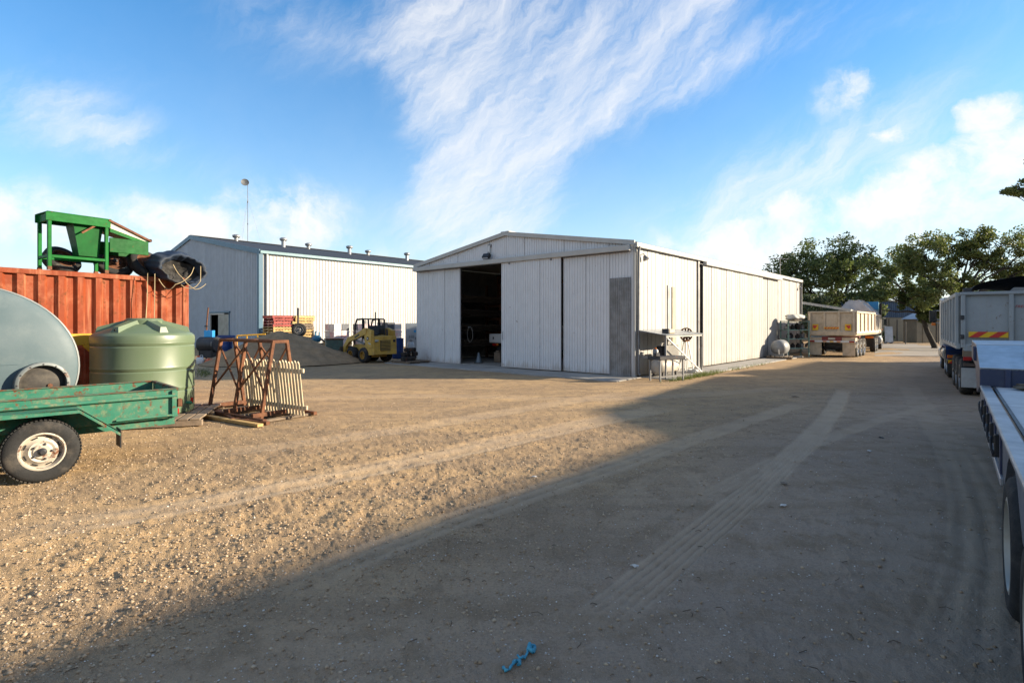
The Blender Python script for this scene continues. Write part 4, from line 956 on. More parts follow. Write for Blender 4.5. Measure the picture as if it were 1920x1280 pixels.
# ------------------------------------------------------------------ green box trailer
def trailer():
    t = thing('box_trailer', 'old rusty green box trailer with one wheel showing at the left edge', 'trailer', (-4.86, 5.63, 0), R(45))
    TG = pm('trailer_green', (.02, .135, .088), .55, spec=.25, var=.12, vs=3, col2=(.05, .16, .105), rust=.38, rscale=16, damt=.55, dscale=14, dirt=(.25, .19, .10), streak=.0)
    TE = pm('worn_green_edge', (.06, .12, .08), .75, var=.2, vs=8, rust=.8, rscale=7, damt=.3, dirt=(.14, .09, .05))
    x0, x1, y0, y1, z0, z1 = -2.1, 1.27, .25, 1.47, .50, .84
    for y in (y0, y1):
        MB().box(((x0 + x1) / 2, y, (z0 + z1) / 2), (x1 - x0, .018, z1 - z0), b=.002).build('side_panel', TG, t)
        sg = -1 if y == y0 else 1
        MB().tube([(x0, y + sg * .03, z1 - .075), (x1, y + sg * .03, z1 - .075)], .019, 10).build('side_rail', TG, t, smooth=50)
        MB().box(((x0 + x1) / 2, y, z1 + .008), (x1 - x0, .045, .016), b=.003).build('top_edge', TE, t)
        MB().tube([(.66, y + sg * .03, z0 + .03), (x1, y + sg * .03, z0 + .03)], .014, 8).build('tie_rail', TG, t, smooth=50)
        for x in (x1 - .03, -.9, -1.7): MB().box((x, y + sg * .025, (z0 + z1) / 2), (.05, .035, z1 - z0 - .02), b=.004).build('stake', TG, t)
    tg = MB().box((x1 + .012, (y0 + y1) / 2, (z0 + z1) / 2), (.018, y1 - y0 - .04, z1 - z0), b=.002).build('tailgate', TG, t)
    MB().box((x1 + .015, (y0 + y1) / 2, z1), (.045, y1 - y0, .03), b=.003).build('top_edge', TE, tg)
    for y in (y0 + .02, y1 - .02): MB().box((x1 + .04, y, z0 + .17), (.05, .05, .1), b=.006).build('latch', RUST, tg)
    MB().box((x0, (y0 + y1) / 2, (z0 + z1) / 2), (.018, y1 - y0, z1 - z0)).build('headboard', TG, t)
    MB().box(((x0 + x1) / 2, (y0 + y1) / 2, z0 + .01), (x1 - x0, y1 - y0, .02)).build('floor', pm('trailer_floor', (.14, .13, .09), .8, rust=.5, damt=.4), t)
    for y in (y0 + .1, y1 - .1): MB().box(((x0 + x1) / 2, y, z0 - .05), (x1 - x0, .06, .09)).build('chassis_rail', TG, t)
    MB().bar((x0, y0 + .2, z0 - .05), (x0 - 1.2, (y0 + y1) / 2, z0 - .05), .05, .08).build('drawbar', TG, t); MB().bar((x0, y1 - .2, z0 - .05), (x0 - 1.2, (y0 + y1) / 2, z0 - .05), .05, .08).build('drawbar', TG, t)
    MB().tube([(0, .1, .32), (0, y1 + .15, .32)], .028, 10).build('axle', DARKSTEEL, t)
    rimm = pm('rusty_white_rim', (.50, .45, .37), .5, var=.1, rust=.40, rscale=9, damt=.4, dirt=(.24, .17, .11))
    make_wheel(t, (0, -.0, .322), .322, .175, (0, -1, 0), .195, rimm, 56, 5)
    make_wheel(t, (0, y1 + .26, .322), .322, .175, (0, 1, 0), .195, rimm, 0, 5)
    for (ya, yb) in ((-.03, y0 - .012), (y1 + .012, y1 + .28)):
        pts = [(-.66, .36), (-.34, .735), (.30, .735), (.66, .44)]; g = MB()
        for (a, b) in zip(pts[:-1], pts[1:]):
            g.prism([(a[0], ya, a[1]), (b[0], ya, b[1]), (b[0], ya, b[1] - .012), (a[0], ya, a[1] - .012)], (0, yb - ya, 0))
            yo = ya if ya < 0 else yb; g.prism([(a[0], yo, a[1]), (b[0], yo, b[1]), (b[0], yo, b[1] - .045), (a[0], yo, a[1] - .045)], (0, .008, 0))
        m_ = g.build('mudguard', TG, t)
        MB().box((.665, (ya + yb) / 2, .36), (.012, abs(yb - ya) * .9, .20)).build('mud_flap', BLACK, m_)
    MB().box((x1 + .03, y0 + .12, z0 + .06), (.03, .14, .07), b=.008).build('tail_lamp', REDL, t); MB().box((x1 + .03, y1 - .12, z0 + .06), (.03, .14, .07), b=.008).build('tail_lamp', REDL, t)
trailer()

# ------------------------------------------------------------------ rusty rack with a picket panel leaning in it
def rack():
    p = Vector((-4.05, 9.5)); e = Vector((-.825, .565)); rz = math.atan2(e.y, e.x)
    t = thing('a_frame_rack', 'rusty steel A-frame rack standing on the dirt beside the green tank', 'rack', (p.x, p.y, 0), rz)
    Ln = 1.72; H = 1.33
    for x in (0, Ln * .5, Ln):
        for sg in (-1, 1):
            MB().bar((x, sg * .13, H), (x + .02, sg * .34, .03), .055, .055, .005, ext=.0).build('leg', RUST, t)
        MB().box((x, 0, H), (.055, .31, .055), b=.005).build('top_crossbar', RUST, t); MB().box((x + .02, 0, .10), (.06, 1.0, .07), b=.005).build('base_beam', RUST, t)
    for sg in (-1, 1):
        MB().box((Ln / 2, sg * .13, H + .004), (Ln - .06, .052, .05), b=.005).build('top_rail', RUST, t)
        MB().box((Ln / 2 + .05, sg * .48, .045), (Ln + .75, .07, .06), b=.005).build('skid_rail', RUST, t)
        for (xa, xb) in ((.03, Ln * .5), (Ln, Ln * .5)):
            MB().bar((xa, sg * .15, H - .1), (xb, sg * .27, .45), .022, .03).build('brace', RUST, t)
            MB().bar((xb, sg * .15, H - .1), (xa, sg * .27, .45), .022, .03).build('brace', RUST, t)
    for k in range(6): MB().box((-.2 + k * .42, 0, .025), (.09, .9, .04), b=.004).build('timber_sleeper', TIMBER, t)
    MB().bar((-.45, .5, .03), (.35, .62, .03), .07, .05).build('skid_rail', RUST, t); MB().bar((Ln + .5, .1, .03), (.3, .66, .035), .06, .05).build('skid_rail', RUST, t)
    MB().bar((-.5, .66, .025), (1.1, .72, .025), .10, .045).build('timber_sleeper', NEWWOOD, t)
    f = thing('picket_panel', 'cream timber picket fence panel leaning inside the rusty rack', 'fence panel', (p.x, p.y, 0), rz)
    PC = pm('cream_picket', (.60, .50, .33), .7, var=.1, vs=5, damt=.35, dscale=8, dirt=(.36, .25, .13), rnd=.08)
    yb, yt = -.18, -.07
    fy = lambda z: yb + (yt - yb) * z / 1.0
    for k in range(20):
        x = -.46 + k * .090; z0, z1 = .06, 1.0 + .012 * math.sin(k * 1.7)
        m = MB(); m.bar((x, fy(z0) + .03, z0), (x, fy(z1 - .04) + .03, z1 - .04), .02, .058, .006, up=(1, 0, 0))
        m.add([(x - .029, fy(z1) + .02, z1 - .04), (x + .029, fy(z1) + .02, z1 - .04), (x, fy(z1) + .02, z1), (x - .029, fy(z1) + .04, z1 - .04), (x + .029, fy(z1) + .04, z1 - .04), (x, fy(z1) + .04, z1)], [(0, 1, 2), (5, 4, 3), (0, 2, 5, 3), (1, 4, 5, 2)])
        m.build('picket', PC, f)
    for z in (.2, .84): MB().bar((-.55, fy(z), z), (1.34, fy(z), z), .035, .07, .005).build('rail', PC, f)
rack()
# ------------------------------------------------------------------ gravel heap
def heap():
    cx, cy = at(528, 640, 22.6)[0], 22.6; n, k = 60, 120; V = []
    for i in range(n):
        for j in range(k):
            a = 2 * math.pi * j / k; s = i / (n - 1); r = s * 2.35 * (1 + .10 * math.sin(2 * a + 1.0) + .05 * math.sin(5 * a))
            V.append((r * math.cos(a) * 1.25, r * math.sin(a), 1.52 * (1.05 - math.sqrt(s * s + .03))))
    V = np.array(V); x, y = V[:, 0], V[:, 1]
    sl_ = np.clip(V[:, 2] * 3, 0, 1); V[:, 2] += ((fbm(x * 2, y * 2, 3, 71) - .5) * .22 + (fbm(x * 14, y * 14, 2, 73) - .5) * .06) * sl_ - .03
    idx = np.arange(n * k).reshape(n, k); Fq = np.stack([idx[:-1], np.roll(idx, -1, 1)[:-1], np.roll(idx, -1, 1)[1:], idx[1:]], -1).reshape(-1, 4)[:, ::-1]
    m = pm('grey_gravel', (.34, .235, .14), .95, spec=.03, var=.12, vs=3, damt=.5, dscale=30, dirt=(.17, .125, .08), bump=1.0, bs=60, col2=(.25, .175, .105))
    o = npmesh('gravel_heap', V, Fq, m, True); o.location = (cx, cy, 0); tag(o, 'big cone-shaped heap of grey gravel in the shade behind the rack', 'gravel heap')
heap()
# ------------------------------------------------------------------ pallets
def W2(x, y, z=0): return SH(x, y, z, B2)
pal_y = pallet_mesh().build('pallet', NEWWOOD); tag(pal_y, '', 'pallet')
pal_r = pallet_mesh().build('pallet', REDWOOD); tag(pal_r, '', 'pallet')
pal_g = pallet_mesh().build('pallet', TIMBER); tag(pal_g, '', 'pallet')
use = {0: [pal_y, False], 1: [pal_r, False], 2: [pal_g, False]}
def place_pallet(kind, loc, rz, label, group):
    o, u = use[kind]
    if u: o = o.copy(); COL.objects.link(o)
    use[kind][1] = True
    o.location = loc; o.rotation_euler = (0, 0, rz); o['label'] = label; o['group'] = group
    return o
rr = random.Random(3)
ORD = ['topmost', 'second', 'third', 'fourth', 'fifth', 'sixth', 'seventh', 'eighth', 'ninth', 'tenth', 'eleventh', 'twelfth', 'thirteenth', 'lowest']
for k in range(14):
    kd = 1 if k >= 10 else (2 if k < 7 and k % 3 else 0)
    lab = ('red painted pallet, %s in the left stack behind the gravel heap' if kd == 1 else 'bare timber pallet, %s from the top in the left stack under red pallets') % ORD[13 - k]
    place_pallet(kd, W2(.04 + rr.uniform(-.03, .03), -2.1 + rr.uniform(-.03, .03), k * .147), RZ + R(90) + rr.uniform(-.03, .03), lab, 'red pallets' if kd == 1 else 'timber pallets under the red ones')
for k in range(14):
    place_pallet(2 if k in (5, 9, 10) else 0, W2(1.12 + rr.uniform(-.05, .05), -2.2 + rr.uniform(-.04, .04), k * .147), RZ + R(90) + rr.uniform(-.06, .06), 'timber pallet, %s from the top of the yellow stack beside the red pallets' % ORD[13 - k], 'pallets in the yellow stack')
for k in range(5):
    place_pallet(0, W2(2.9 + rr.uniform(-.05, .05), -3.0 + rr.uniform(-.04, .04), k * .147), RZ + R(90) + rr.uniform(-.06, .06), 'timber pallet, %s in the low stack carrying white sacks' % ('lowest', 'second lowest', 'middle', 'second highest', 'highest')[k], 'pallets in the low stack')
BAG = pm('white_bag', (.58, .55, .50), .7, var=.12, damt=.25, bump=.6, bs=14)
def blob_mesh(sx, sy, sz, seed, n=14, amp=.15, flat=.6):
    r = random.Random(seed); ph = [r.uniform(0, 6) for _ in range(6)]; m = MB(); vs = []
    for i in range(n + 1):
        th = math.pi * i / n
        for j in range(2 * n):
            a = math.pi * j / n; f = 1 + amp * (math.sin(3 * a + ph[0] + 2 * th) * .5 + math.sin(5 * th + ph[1] + a) * .5 + .5 * math.sin(7 * a + ph[2] - 3 * th))
            x = math.sin(th) * math.cos(a); y = math.sin(th) * math.sin(a); z = math.cos(th); z = math.copysign(abs(z) ** flat, z)
            vs.append((sx * x * f, sy * y * f, sz * (z + 1) * (1 + amp * .4 * math.sin(4 * a + ph[3]) * math.sin(th))))
    fs = []
    for i in range(n):
        for j in range(2 * n): q = (i * 2*n + j, (i+1) * 2*n + j, (i+1) * 2*n + (j+1) % (2*n), i * 2*n + (j+1) % (2*n)); fs.append(q)
    return m.add(vs, fs)
for i, (x, y, z, lab) in enumerate(((2.7, -2.8, .735, 'lower left'), (3.2, -3.1, .735, 'lower right'), (2.95, -3.0, .90, 'uppermost'))):
    o = blob_mesh(.34, .24, .10, i + 2).build('sack', BAG, smooth=80); o.location = W2(x, y, z); o.rotation_euler = (0, 0, RZ + i); tag(o, 'white sack on the low pallet stack, %s of three' % lab, 'sack', 'white sacks')
# ------------------------------------------------------------------ shrink-wrapped loads by the cream wall
WRAP = pm('pink_wrap', (.60, .34, .34), .35, var=.2, vs=3, col2=(.66, .58, .56), damt=.35, dscale=3, dirt=(.55, .52, .52)); WRAPD = pm('dark_band', (.10, .11, .13), .5, var=.2)
WRAPW = pm('clear_wrap', (.66, .62, .60), .25, var=.1, spec=.6)
for i, (px, D, h, lab) in enumerate(((632, 30.0, 1.62, 'left of the loader'), (684, 30.6, 1.62, 'seen through the loader cab'), (730, 29.6, 1.70, 'right of the loader cab'))):
    x, y, _ = at(px, 640, D)
    t = thing('wrapped_pallet_load', 'pink and white plastic-wrapped load on a pallet, %s' % lab, 'pallet load', (x, y, 0), RZ, 'wrapped loads by the cream wall')
    pallet_mesh(1.0, 1.0).build('pallet', NEWWOOD, t)
    for a in range(2):
        for b in range(2):
            for c in range(4):
                z0 = .15 + c * (h - .15) / 4; MB().box((-.24 + a * .48, -.24 + b * .48, z0 + (h - .15) / 8), (.465, .465, (h - .15) / 4 - .01), b=.02).build('bag_stack', (WRAP, WRAPW, WRAP, WRAPD)[(a * 2 + b + (1 if c == 3 else 0) + i) % 4], t)
    for k in range(3): MB().box((0, 0, .35 + k * .42), (.985, .985, .05), b=.01).build('wrap_band', WRAPW, t)
# ------------------------------------------------------------------ odds and ends in the back yard
def drum(name, label, loc, mat, r=.28, h=.86, group=None):
    t = thing(name, label, 'drum', loc, 0, group)
    pr = [(.001, 0), (r * .96, 0), (r, .02)]
    for z in (h * .33, h * .66): pr += [(r, z - .03), (r * 1.03, z), (r, z + .03)]
    MB().lathe(pr + [(r, h - .03), (r * 1.02, h - .01), (r * .97, h), (r * .95, h - .02), (.001, h - .02)], 24).build('barrel', mat, t, smooth=40)
    MB().lathe([(.04, h - .02), (.04, h + .005), (.001, h + .005)], 10, Matrix.Translation((r * .55, 0, 0))).build('bung', BLACK, t)
BLUEP = pm('blue_plastic', (.012, .05, .21), .4, var=.1, damt=.15)
drum('blue_drum', 'blue plastic drum under the blue trough, left one', (*gp(423, 658), 0), BLUEP, .27, .78, 'blue drums')
drum('blue_drum', 'blue plastic drum under the blue trough, right one', (*gp(435, 657.5), 0), BLUEP, .27, .78, 'blue drums')
drum('blue_drum', 'blue plastic drum standing right behind the yellow loader', (*at(746, 640, 25.6)[:2], 0), BLUEP, .27, .95, 'blue drums')
x, y = gp(430, 658)
t = thing('blue_trough', 'long blue plastic trough resting on two blue drums', 'trough', (x, y, .79), R(5))
MB().box((0, 0, .02), (1.15, .5, .03), b=.008).build('base', BLUEP, t)
for s in (-1, 1): MB().box((0, s * .25, .08), (1.2, .03, .14), b=.008).build('side', BLUEP, t); MB().box((s * .585, 0, .08), (.03, .47, .14), b=.008).build('end', BLUEP, t)
x, y, _ = at(471, 640, 27.4)
t = thing('yellow_barrier', 'low yellow steel barrier rail beside the gravel heap', 'barrier', (x, y, 0), R(12))
MB().bar((-.68, 0, 1.03), (.68, 0, 1.10), .06, .07, .01).build('top_rail', YEL, t)
for k in (-.66, -.2, .3, .66): MB().box((k, 0, .52), (.055, .055, 1.04), b=.006).build('post', YEL, t)
MB().bar((-.66, 0, .5), (.66, 0, .5), .04, .05).build('lower_rail', YEL, t)
# offset smoker barbecue
x, y = gp(392, 676)
t = thing('barrel_smoker', 'black barrel smoker with tall chimney beside the green tank', 'smoker', (x, y, 0), R(-10))
MB().lathe([(.001, -.42), (.30, -.42), (.33, -.39), (.33, .39), (.30, .42), (.001, .42)], 28, AX((1, 0, 0), (0, 0, .72))).build('barrel', DARKSTEEL, t, smooth=40)
MB().tube([(-.22, .1, .95), (-.2, .1, 1.6), (-.12, .1, 2.35)], .03, 10).build('chimney', RUST, t, smooth=50)
MB().box((-.22, .1, 1.52), (.14, .08, .06), b=.01).build('damper', BLACK, t)
for (a, b) in ((-.3, -.2), (.3, -.2), (-.3, .2), (.3, .2)): MB().box((a, b, .25), (.05, .05, .5)).build('leg', BLACK, t)
MB().box((.0, 0, .3), (.7, .45, .34), b=.02).build('fire_box', BLACK, t)
MB().box((.36, -.3, .75), (.05, .06, .2), b=.01).build('handle', STEEL, t)
t = thing('blue_crate', 'small bright blue crate on top of the black smoker', 'crate', (x + .02, y, 1.045), R(8))
MB().box((0, 0, .01), (.34, .3, .02)).build('base', pm('sky_blue_plastic', (.02, .22, .52), .4), t)
for s in (-1, 1): MB().box((0, s * .145, .15), (.34, .015, .28), b=.004).build('side', MATS['sky_blue_plastic'], t); MB().box((s * .165, 0, .15), (.015, .28, .28), b=.004).build('end', MATS['sky_blue_plastic'], t)
ORG = pm('orange_plastic', (.60, .10, .02), .45, var=.1)
x, y = gp(398, 684); t = thing('orange_hose_coil', 'coil of bright orange hose on the ground before the black smoker', 'hose', (x, y, 0))
for k in range(4):
    q = [(.30 * math.cos(a * .3 + k) * (1 - .05 * k) + .02 * k, .24 * math.sin(a * .3 + k), .05 + k * .055 + .012 * math.sin(a)) for a in range(22)]; MB().tube(q, .035, 8).build('loop', ORG, t, smooth=60)
x, y = gp(375, 684); t = thing('white_jerry_can', 'white plastic can with an orange cap on the ground by the smoker', 'can', (x, y, 0), .3)
MB().box((0, 0, .16), (.24, .18, .3), b=.04).build('body', WHITEP, t, smooth=60); MB().lathe([(.05, .3), (.05, .37), (.001, .38)], 12, Matrix.Translation((-.05, 0, 0))).build('cap', ORG, t); MB().tube([(-.02, 0, .31), (.02, 0, .38), (.09, 0, .38), (.1, 0, .3)], .014, 6).build('handle', WHITEP, t)
# post with a wheel, blue pump, green bin
x, y, _ = at(560, 640, 26.6)
t = thing('wheel_post', 'dark post carrying a spare wheel in front of the yellow pallet stack', 'post', (x, y, 0), R(20))
MB().tube([(-.05, 0, 0), (-.02, .02, 2.4)], .045, 8).build('post', DARKSTEEL, t); MB().box((0, .0, .03), (.5, .5, .06), b=.01).build('base_plate', DARKSTEEL, t); MB().tube([(0, 0, 1.33), (.0, -.2, 1.33)], .03, 8).build('arm', DARKSTEEL, t)
make_wheel(t, (.02, -.28, 1.33), .34, .2, (0, -1, 0), .2, STEEL, 0, 5)
x, y, _ = at(595, 640, 27.6)
t = thing('blue_pump', 'blue engine pump on a small stand right of the yellow pallet stack', 'pump', (x, y, 0), R(-20))
PB = pm('pump_blue', (.02, .15, .26), .45, var=.15, damt=.2)
MB().box((0, 0, .62), (.5, .4, .06), b=.01).build('stand_top', TIMBER, t)
for a in (-.2, .2):
    for b in (-.15, .15): MB().box((a, b, .3), (.06, .06, .59)).build('stand_leg', TIMBER, t)
MB().lathe([(.001, -.2), (.15, -.2), (.18, -.15), (.18, .12), (.12, .2), (.001, .2)], 20, AX((1, 0, .1), (-.03, 0, .86))).build('housing', PB, t, smooth=40)
MB().tube([(-.12, 0, 1.0), (-.12, 0, 1.18), (-.06, 0, 1.24)], .04, 8).build('inlet', PB, t); MB().tube([(.12, 0, 1.0), (.12, 0, 1.2)], .035, 8).build('filter', PB, t); MB().tube([(.2, 0, .86), (.42, 0, .76)], .05, 10).build('outlet', DARKSTEEL, t)
x, y, _ = at(626, 640, 25.2)
t = thing('metal_bin', 'faded green open metal bin behind the gravel heap', 'bin', (x, y, 0), R(25))
BG = pm('bin_green', (.10, .155, .13), .6, var=.15, rust=.35, damt=.2)
for s in (-1, 1):
    MB().box((0, s * .34, .6), (.72, .025, .66), rot=(R(-6 * s), 0, 0), b=.004).build('side', BG, t); MB().box((s * .36, 0, .6), (.025, .62, .66), b=.004).build('end', BG, t)
    MB().box((0, s * .385, .92), (.8, .05, .05), b=.008).build('lip', RUST, t)
MB().box((0, 0, .28), (.7, .6, .03)).build('floor', BG, t)
for a in (-.28, .28): MB().box((a, 0, .14), (.08, .5, .26)).build('skid', BG, t)
# meter cabinet and scrap by the shed corner
x, y, _ = at(771, 640, 31)
t = thing('meter_cabinet', 'tall grey electrical cabinet with a blue sticker by the cream wall', 'cabinet', (x, y, 0), R(12))
CBM = pm('cabinet_grey', (.30, .34, .37), .5, var=.06, damt=.1)
MB().box((0, 0, .85), (.64, .4, 1.62), b=.012).build('body', CBM, t); d = MB().box((0, -.21, .85), (.58, .025, 1.5), b=.006).build('door', CBM, t)
MB().box((.2, -.228, 1.2), (.12, .012, .13)).build('sticker', pm('sticker_blue', (.02, .30, .62), .4), d); MB().box((.24, -.235, .8), (.03, .03, .14), b=.005).build('handle', DARKSTEEL, d); MB().box((0, 0, .02), (.7, .46, .06)).build('plinth', CONC, t)
mk = MB()
for (a, b) in ((-.1, .86), (.02, .86), (.12, .86)): mk.lathe([(.028, 0), (.042, 0), (.042, .006), (.028, .006)], 12, AX((0, -1, 0), (a, -.224, b)), closed=True); mk.lathe([(.024, 0), (.036, 0), (.036, .006), (.024, .006)], 12, AX((0, -1, 0), (a + .005, -.224, b + .07)), closed=True)
mk.build('stencil_marks', DARKSTEEL, d)
t = thing('gas_bottle', 'small grey gas bottle standing before the electrical cabinet', 'gas bottle', (*at(770, 640, 30.2)[:2], 0))
MB().lathe([(.001, .02), (.17, .02), (.2, .06), (.2, .5), (.15, .6), (.05, .63), (.05, .68), (.001, .68)], 20).build('cylinder', pm('bottle_grey', (.32, .36, .40), .45, var=.1), t, smooth=40); MB().lathe([(.1, .62), (.1, .74), (.09, .74), (.09, .62)], 16).build('collar', STEEL, t); MB().tube([(0, 0, .66), (0, 0, .74)], .02, 8).build('valve', DARKSTEEL, t)
x, y = gp(770, 681.5)
t = thing('scrap_pallet', 'dark pallet carrying scrap at the left corner of the white shed', 'pallet', (x, y, 0), RZ)
for k in range(6): MB().box((0, -.5 + k * .2, .12), (1.2, .12, .03)).build('board', TIMBER, t)
for a in (-.5, 0, .5): MB().box((a, 0, .055), (.08, 1.1, .09)).build('bearer', TIMBER, t)
r = random.Random(9); SCR = pm('scrap_dark', (.03, .027, .025), .7, .2, var=.4, rust=.4, vs=6)
for k in range(16):
    lay = 0 if k < 8 else (1 if k < 13 else 2); a, b = r.uniform(-.42, .42), r.uniform(-.38, .38)
    if lay: b = abs(b) * .8; a *= .7
    t = thing('scrap_part', 'dark oily machine part piled on the scrap pallet', 'scrap', (*[v for v in (x + .6606 * a - .7507 * b, y + .7507 * a + .6606 * b)], .135 + lay * .17), r.uniform(0, 3), 'scrap on the dark pallet')
    MB().box((0, 0, .085), (r.uniform(.2, .34), r.uniform(.16, .26), .165), b=.03).build('block', SCR, t)
    MB().lathe([(.001, -.16), (.05, -.16), (.05, .16), (.001, .16)], 10, AX((1, .2, 0), (0, 0, .11))).build('shaft', SCR, t, smooth=40)

# ------------------------------------------------------------------ skid-steer loader
def loader():
    rz = math.atan2(.6606, -.7507)
    t = thing('skid_steer_loader', 'yellow skid-steer loader with black open cab facing the gravel heap', 'loader', (-6.12, 23.5, 0), rz); t.scale = (1.08, 1.08, 1.04)
    Y = pm('loader_yellow', (.55, .335, .06), .6, var=.15, vs=4, damt=.6, dscale=5, dirt=(.36, .26, .13), rust=.15)
    RY = pm('loader_rim', (.42, .23, .03), .55, var=.15, damt=.3)
    for (x, y, ax) in ((.48, .62, 1), (-.36, .62, 1), (.48, -.62, -1), (-.36, -.62, -1)): make_wheel(t, (x, y, .305), .305, .26, (0, ax, 0), .165, RY, 0, 6, dish=-.03)
    MB().prism([(-.6, -.36, .22), (.85, -.36, .22), (.85, -.36, .5), (.55, -.36, .72), (-.6, -.36, .72)], (0, .72, 0)).build('chassis', Y, t)
    e = MB().prism([(-1.02, -.53, .34), (-.5, -.53, .30), (-.42, -.53, 1.02), (-.62, -.53, 1.10), (-.98, -.53, 1.06)], (0, 1.06, 0)).build('engine_housing', Y, t)
    MB().box((-1.015, .0, .7), (.05, .46, .42), b=.006).build('grille', pm('grille_dark', (.05, .045, .03), .6), e)
    for k in range(7): MB().box((-1.045, .0, .53 + k * .057), (.015, .43, .02)).build('grille_slat', Y, e)
    for y in (-.42, .42): MB().box((-1.012, y, .88), (.04, .1, .1), b=.01).build('tail_lamp', BLACK, e)
    MB().box((-1.012, .40, .90), (.045, .14, .08)).build('decal', pm('decal_pale', (.45, .47, .45), .5), e)
    for s in (-1, 1):
        MB().prism([(-.92, s * .56, .62), (-.5, s * .56, .62), (-.38, s * .56, 1.28), (-.52, s * .56, 1.38), (-.88, s * .56, 1.30)], (0, -s * .13, 0)).build('tower', Y, t)
        MB().prism([(-.62, s * .58, 1.36), (-.45, s * .58, 1.40), (.10, s * .58, 1.16), (.72, s * .58, 1.0), (1.02, s * .58, .66), (1.08, s * .58, .30), (.94, s * .58, .28), (.86, s * .58, .60), (.62, s * .58, .82), (.02, s * .58, .98), (-.55, s * .58, 1.16)], (0, -s * .11, 0)).build('lift_arm', Y, t)
        MB().tube([(-.30, s * .46, .75), (.35, s * .5, .92)], .04, 10).build('lift_cylinder', STEEL, t)
    dk = MB().lathe([(.001, 0), (.075, 0), (.075, .008), (.001, .008)], 24, AX((0, 1, 0), (-.66, .562, .98))).build('round_emblem', BLACK, t, 'black round emblem on the arm tower')
    MB().prism([(-.70, .572, .955), (-.62, .572, .955), (-.60, .572, 1.01), (-.66, .572, 1.0), (-.69, .572, 1.02)], (0, .004, 0)).build('emblem_mark', WHITEP, dk)
    MB().box((.05, .585, 1.07), (.34, .006, .06), rot=(0, R(22), 0)).build('decal', DARKSTEEL, t)
    MB().box((-.78, .565, .78), (.16, .01, .04), rot=(0, R(-20), 0)).build('decal', pm('decal_pale', (.45, .47, .45)), t)
    # cab
    for s in (-1, 1):
        MB().tube([(.52, s * .38, .7), (.50, s * .38, 1.45), (.40, s * .37, 1.72), (.0, s * .37, 1.77), (-.42, s * .37, 1.74), (-.45, s * .37, 1.0)], .035, 8).build('cab_post', BLACK, t, smooth=60)
        MB().bar((-.08, s * .38, .95), (-.05, s * .37, 1.75), .05, .09).build('cab_post', BLACK, t)
        g = MB()
        for k in range(5): g.bar((-.1 - k * .07, s * .375, 1.0), (-.1 - k * .07, s * .375, 1.7), .012, .012)
        g.build('side_screen', BLACK, t)
    MB().box((.0, 0, 1.765), (.84, .76, .045), b=.015).build('cab_roof', BLACK, t)
    MB().box((-.44, 0, 1.32), (.03, .72, .36), b=.01).build('rear_screen', GLASS, t)
    MB().box((-.12, 0, .9), (.4, .46, .14), b=.04).build('seat', BLACK, t); MB().box((-.30, 0, 1.2), (.1, .44, .46), b=.04).build('seat_back', BLACK, t)
    for s in (-1, 1): MB().tube([(.2, s * .25, .8), (.16, s * .25, 1.12)], .02, 8).build('control_lever', BLACK, t)
    b = MB(); pr = [(1.05, .62), (1.0, .1), (1.62, .06), (1.62, .08), (1.06, .14), (1.09, .62)]
    b.prism([(x, -.7, z) for x, z in pr], (0, 1.4, 0)); bk = b.build('bucket', pm('bucket_dark', (.06, .05, .04), .6, .3, rust=.4), t)
    for s in (-1, 1): MB().prism([(1.03, s * .7, .6), (1.02, s * .7, .1), (1.6, s * .7, .07)], (0, .02, 0)).build('bucket_side', MATS['bucket_dark'], bk)
    MB().box((-.55, .3, 1.13), (.5, .24, .1), b=.02).build('air_filter', BLACK, t)
    MB().tube([(-.7, -.3, 1.08), (-.7, -.3, 1.35)], .035, 8).build('exhaust', DARKSTEEL, t)
loader()
t = thing('steel_pole', 'thin dark pole rising behind the cab of the yellow loader', 'pole', (*at(704, 640, 29)[:2], 0))
MB().tube([(0, 0, 0), (0, 0, 2.25)], .04, 8).build('pole', DARKSTEEL, t); MB().box((0, 0, .02), (.3, .3, .04)).build('base_plate', DARKSTEEL, t)
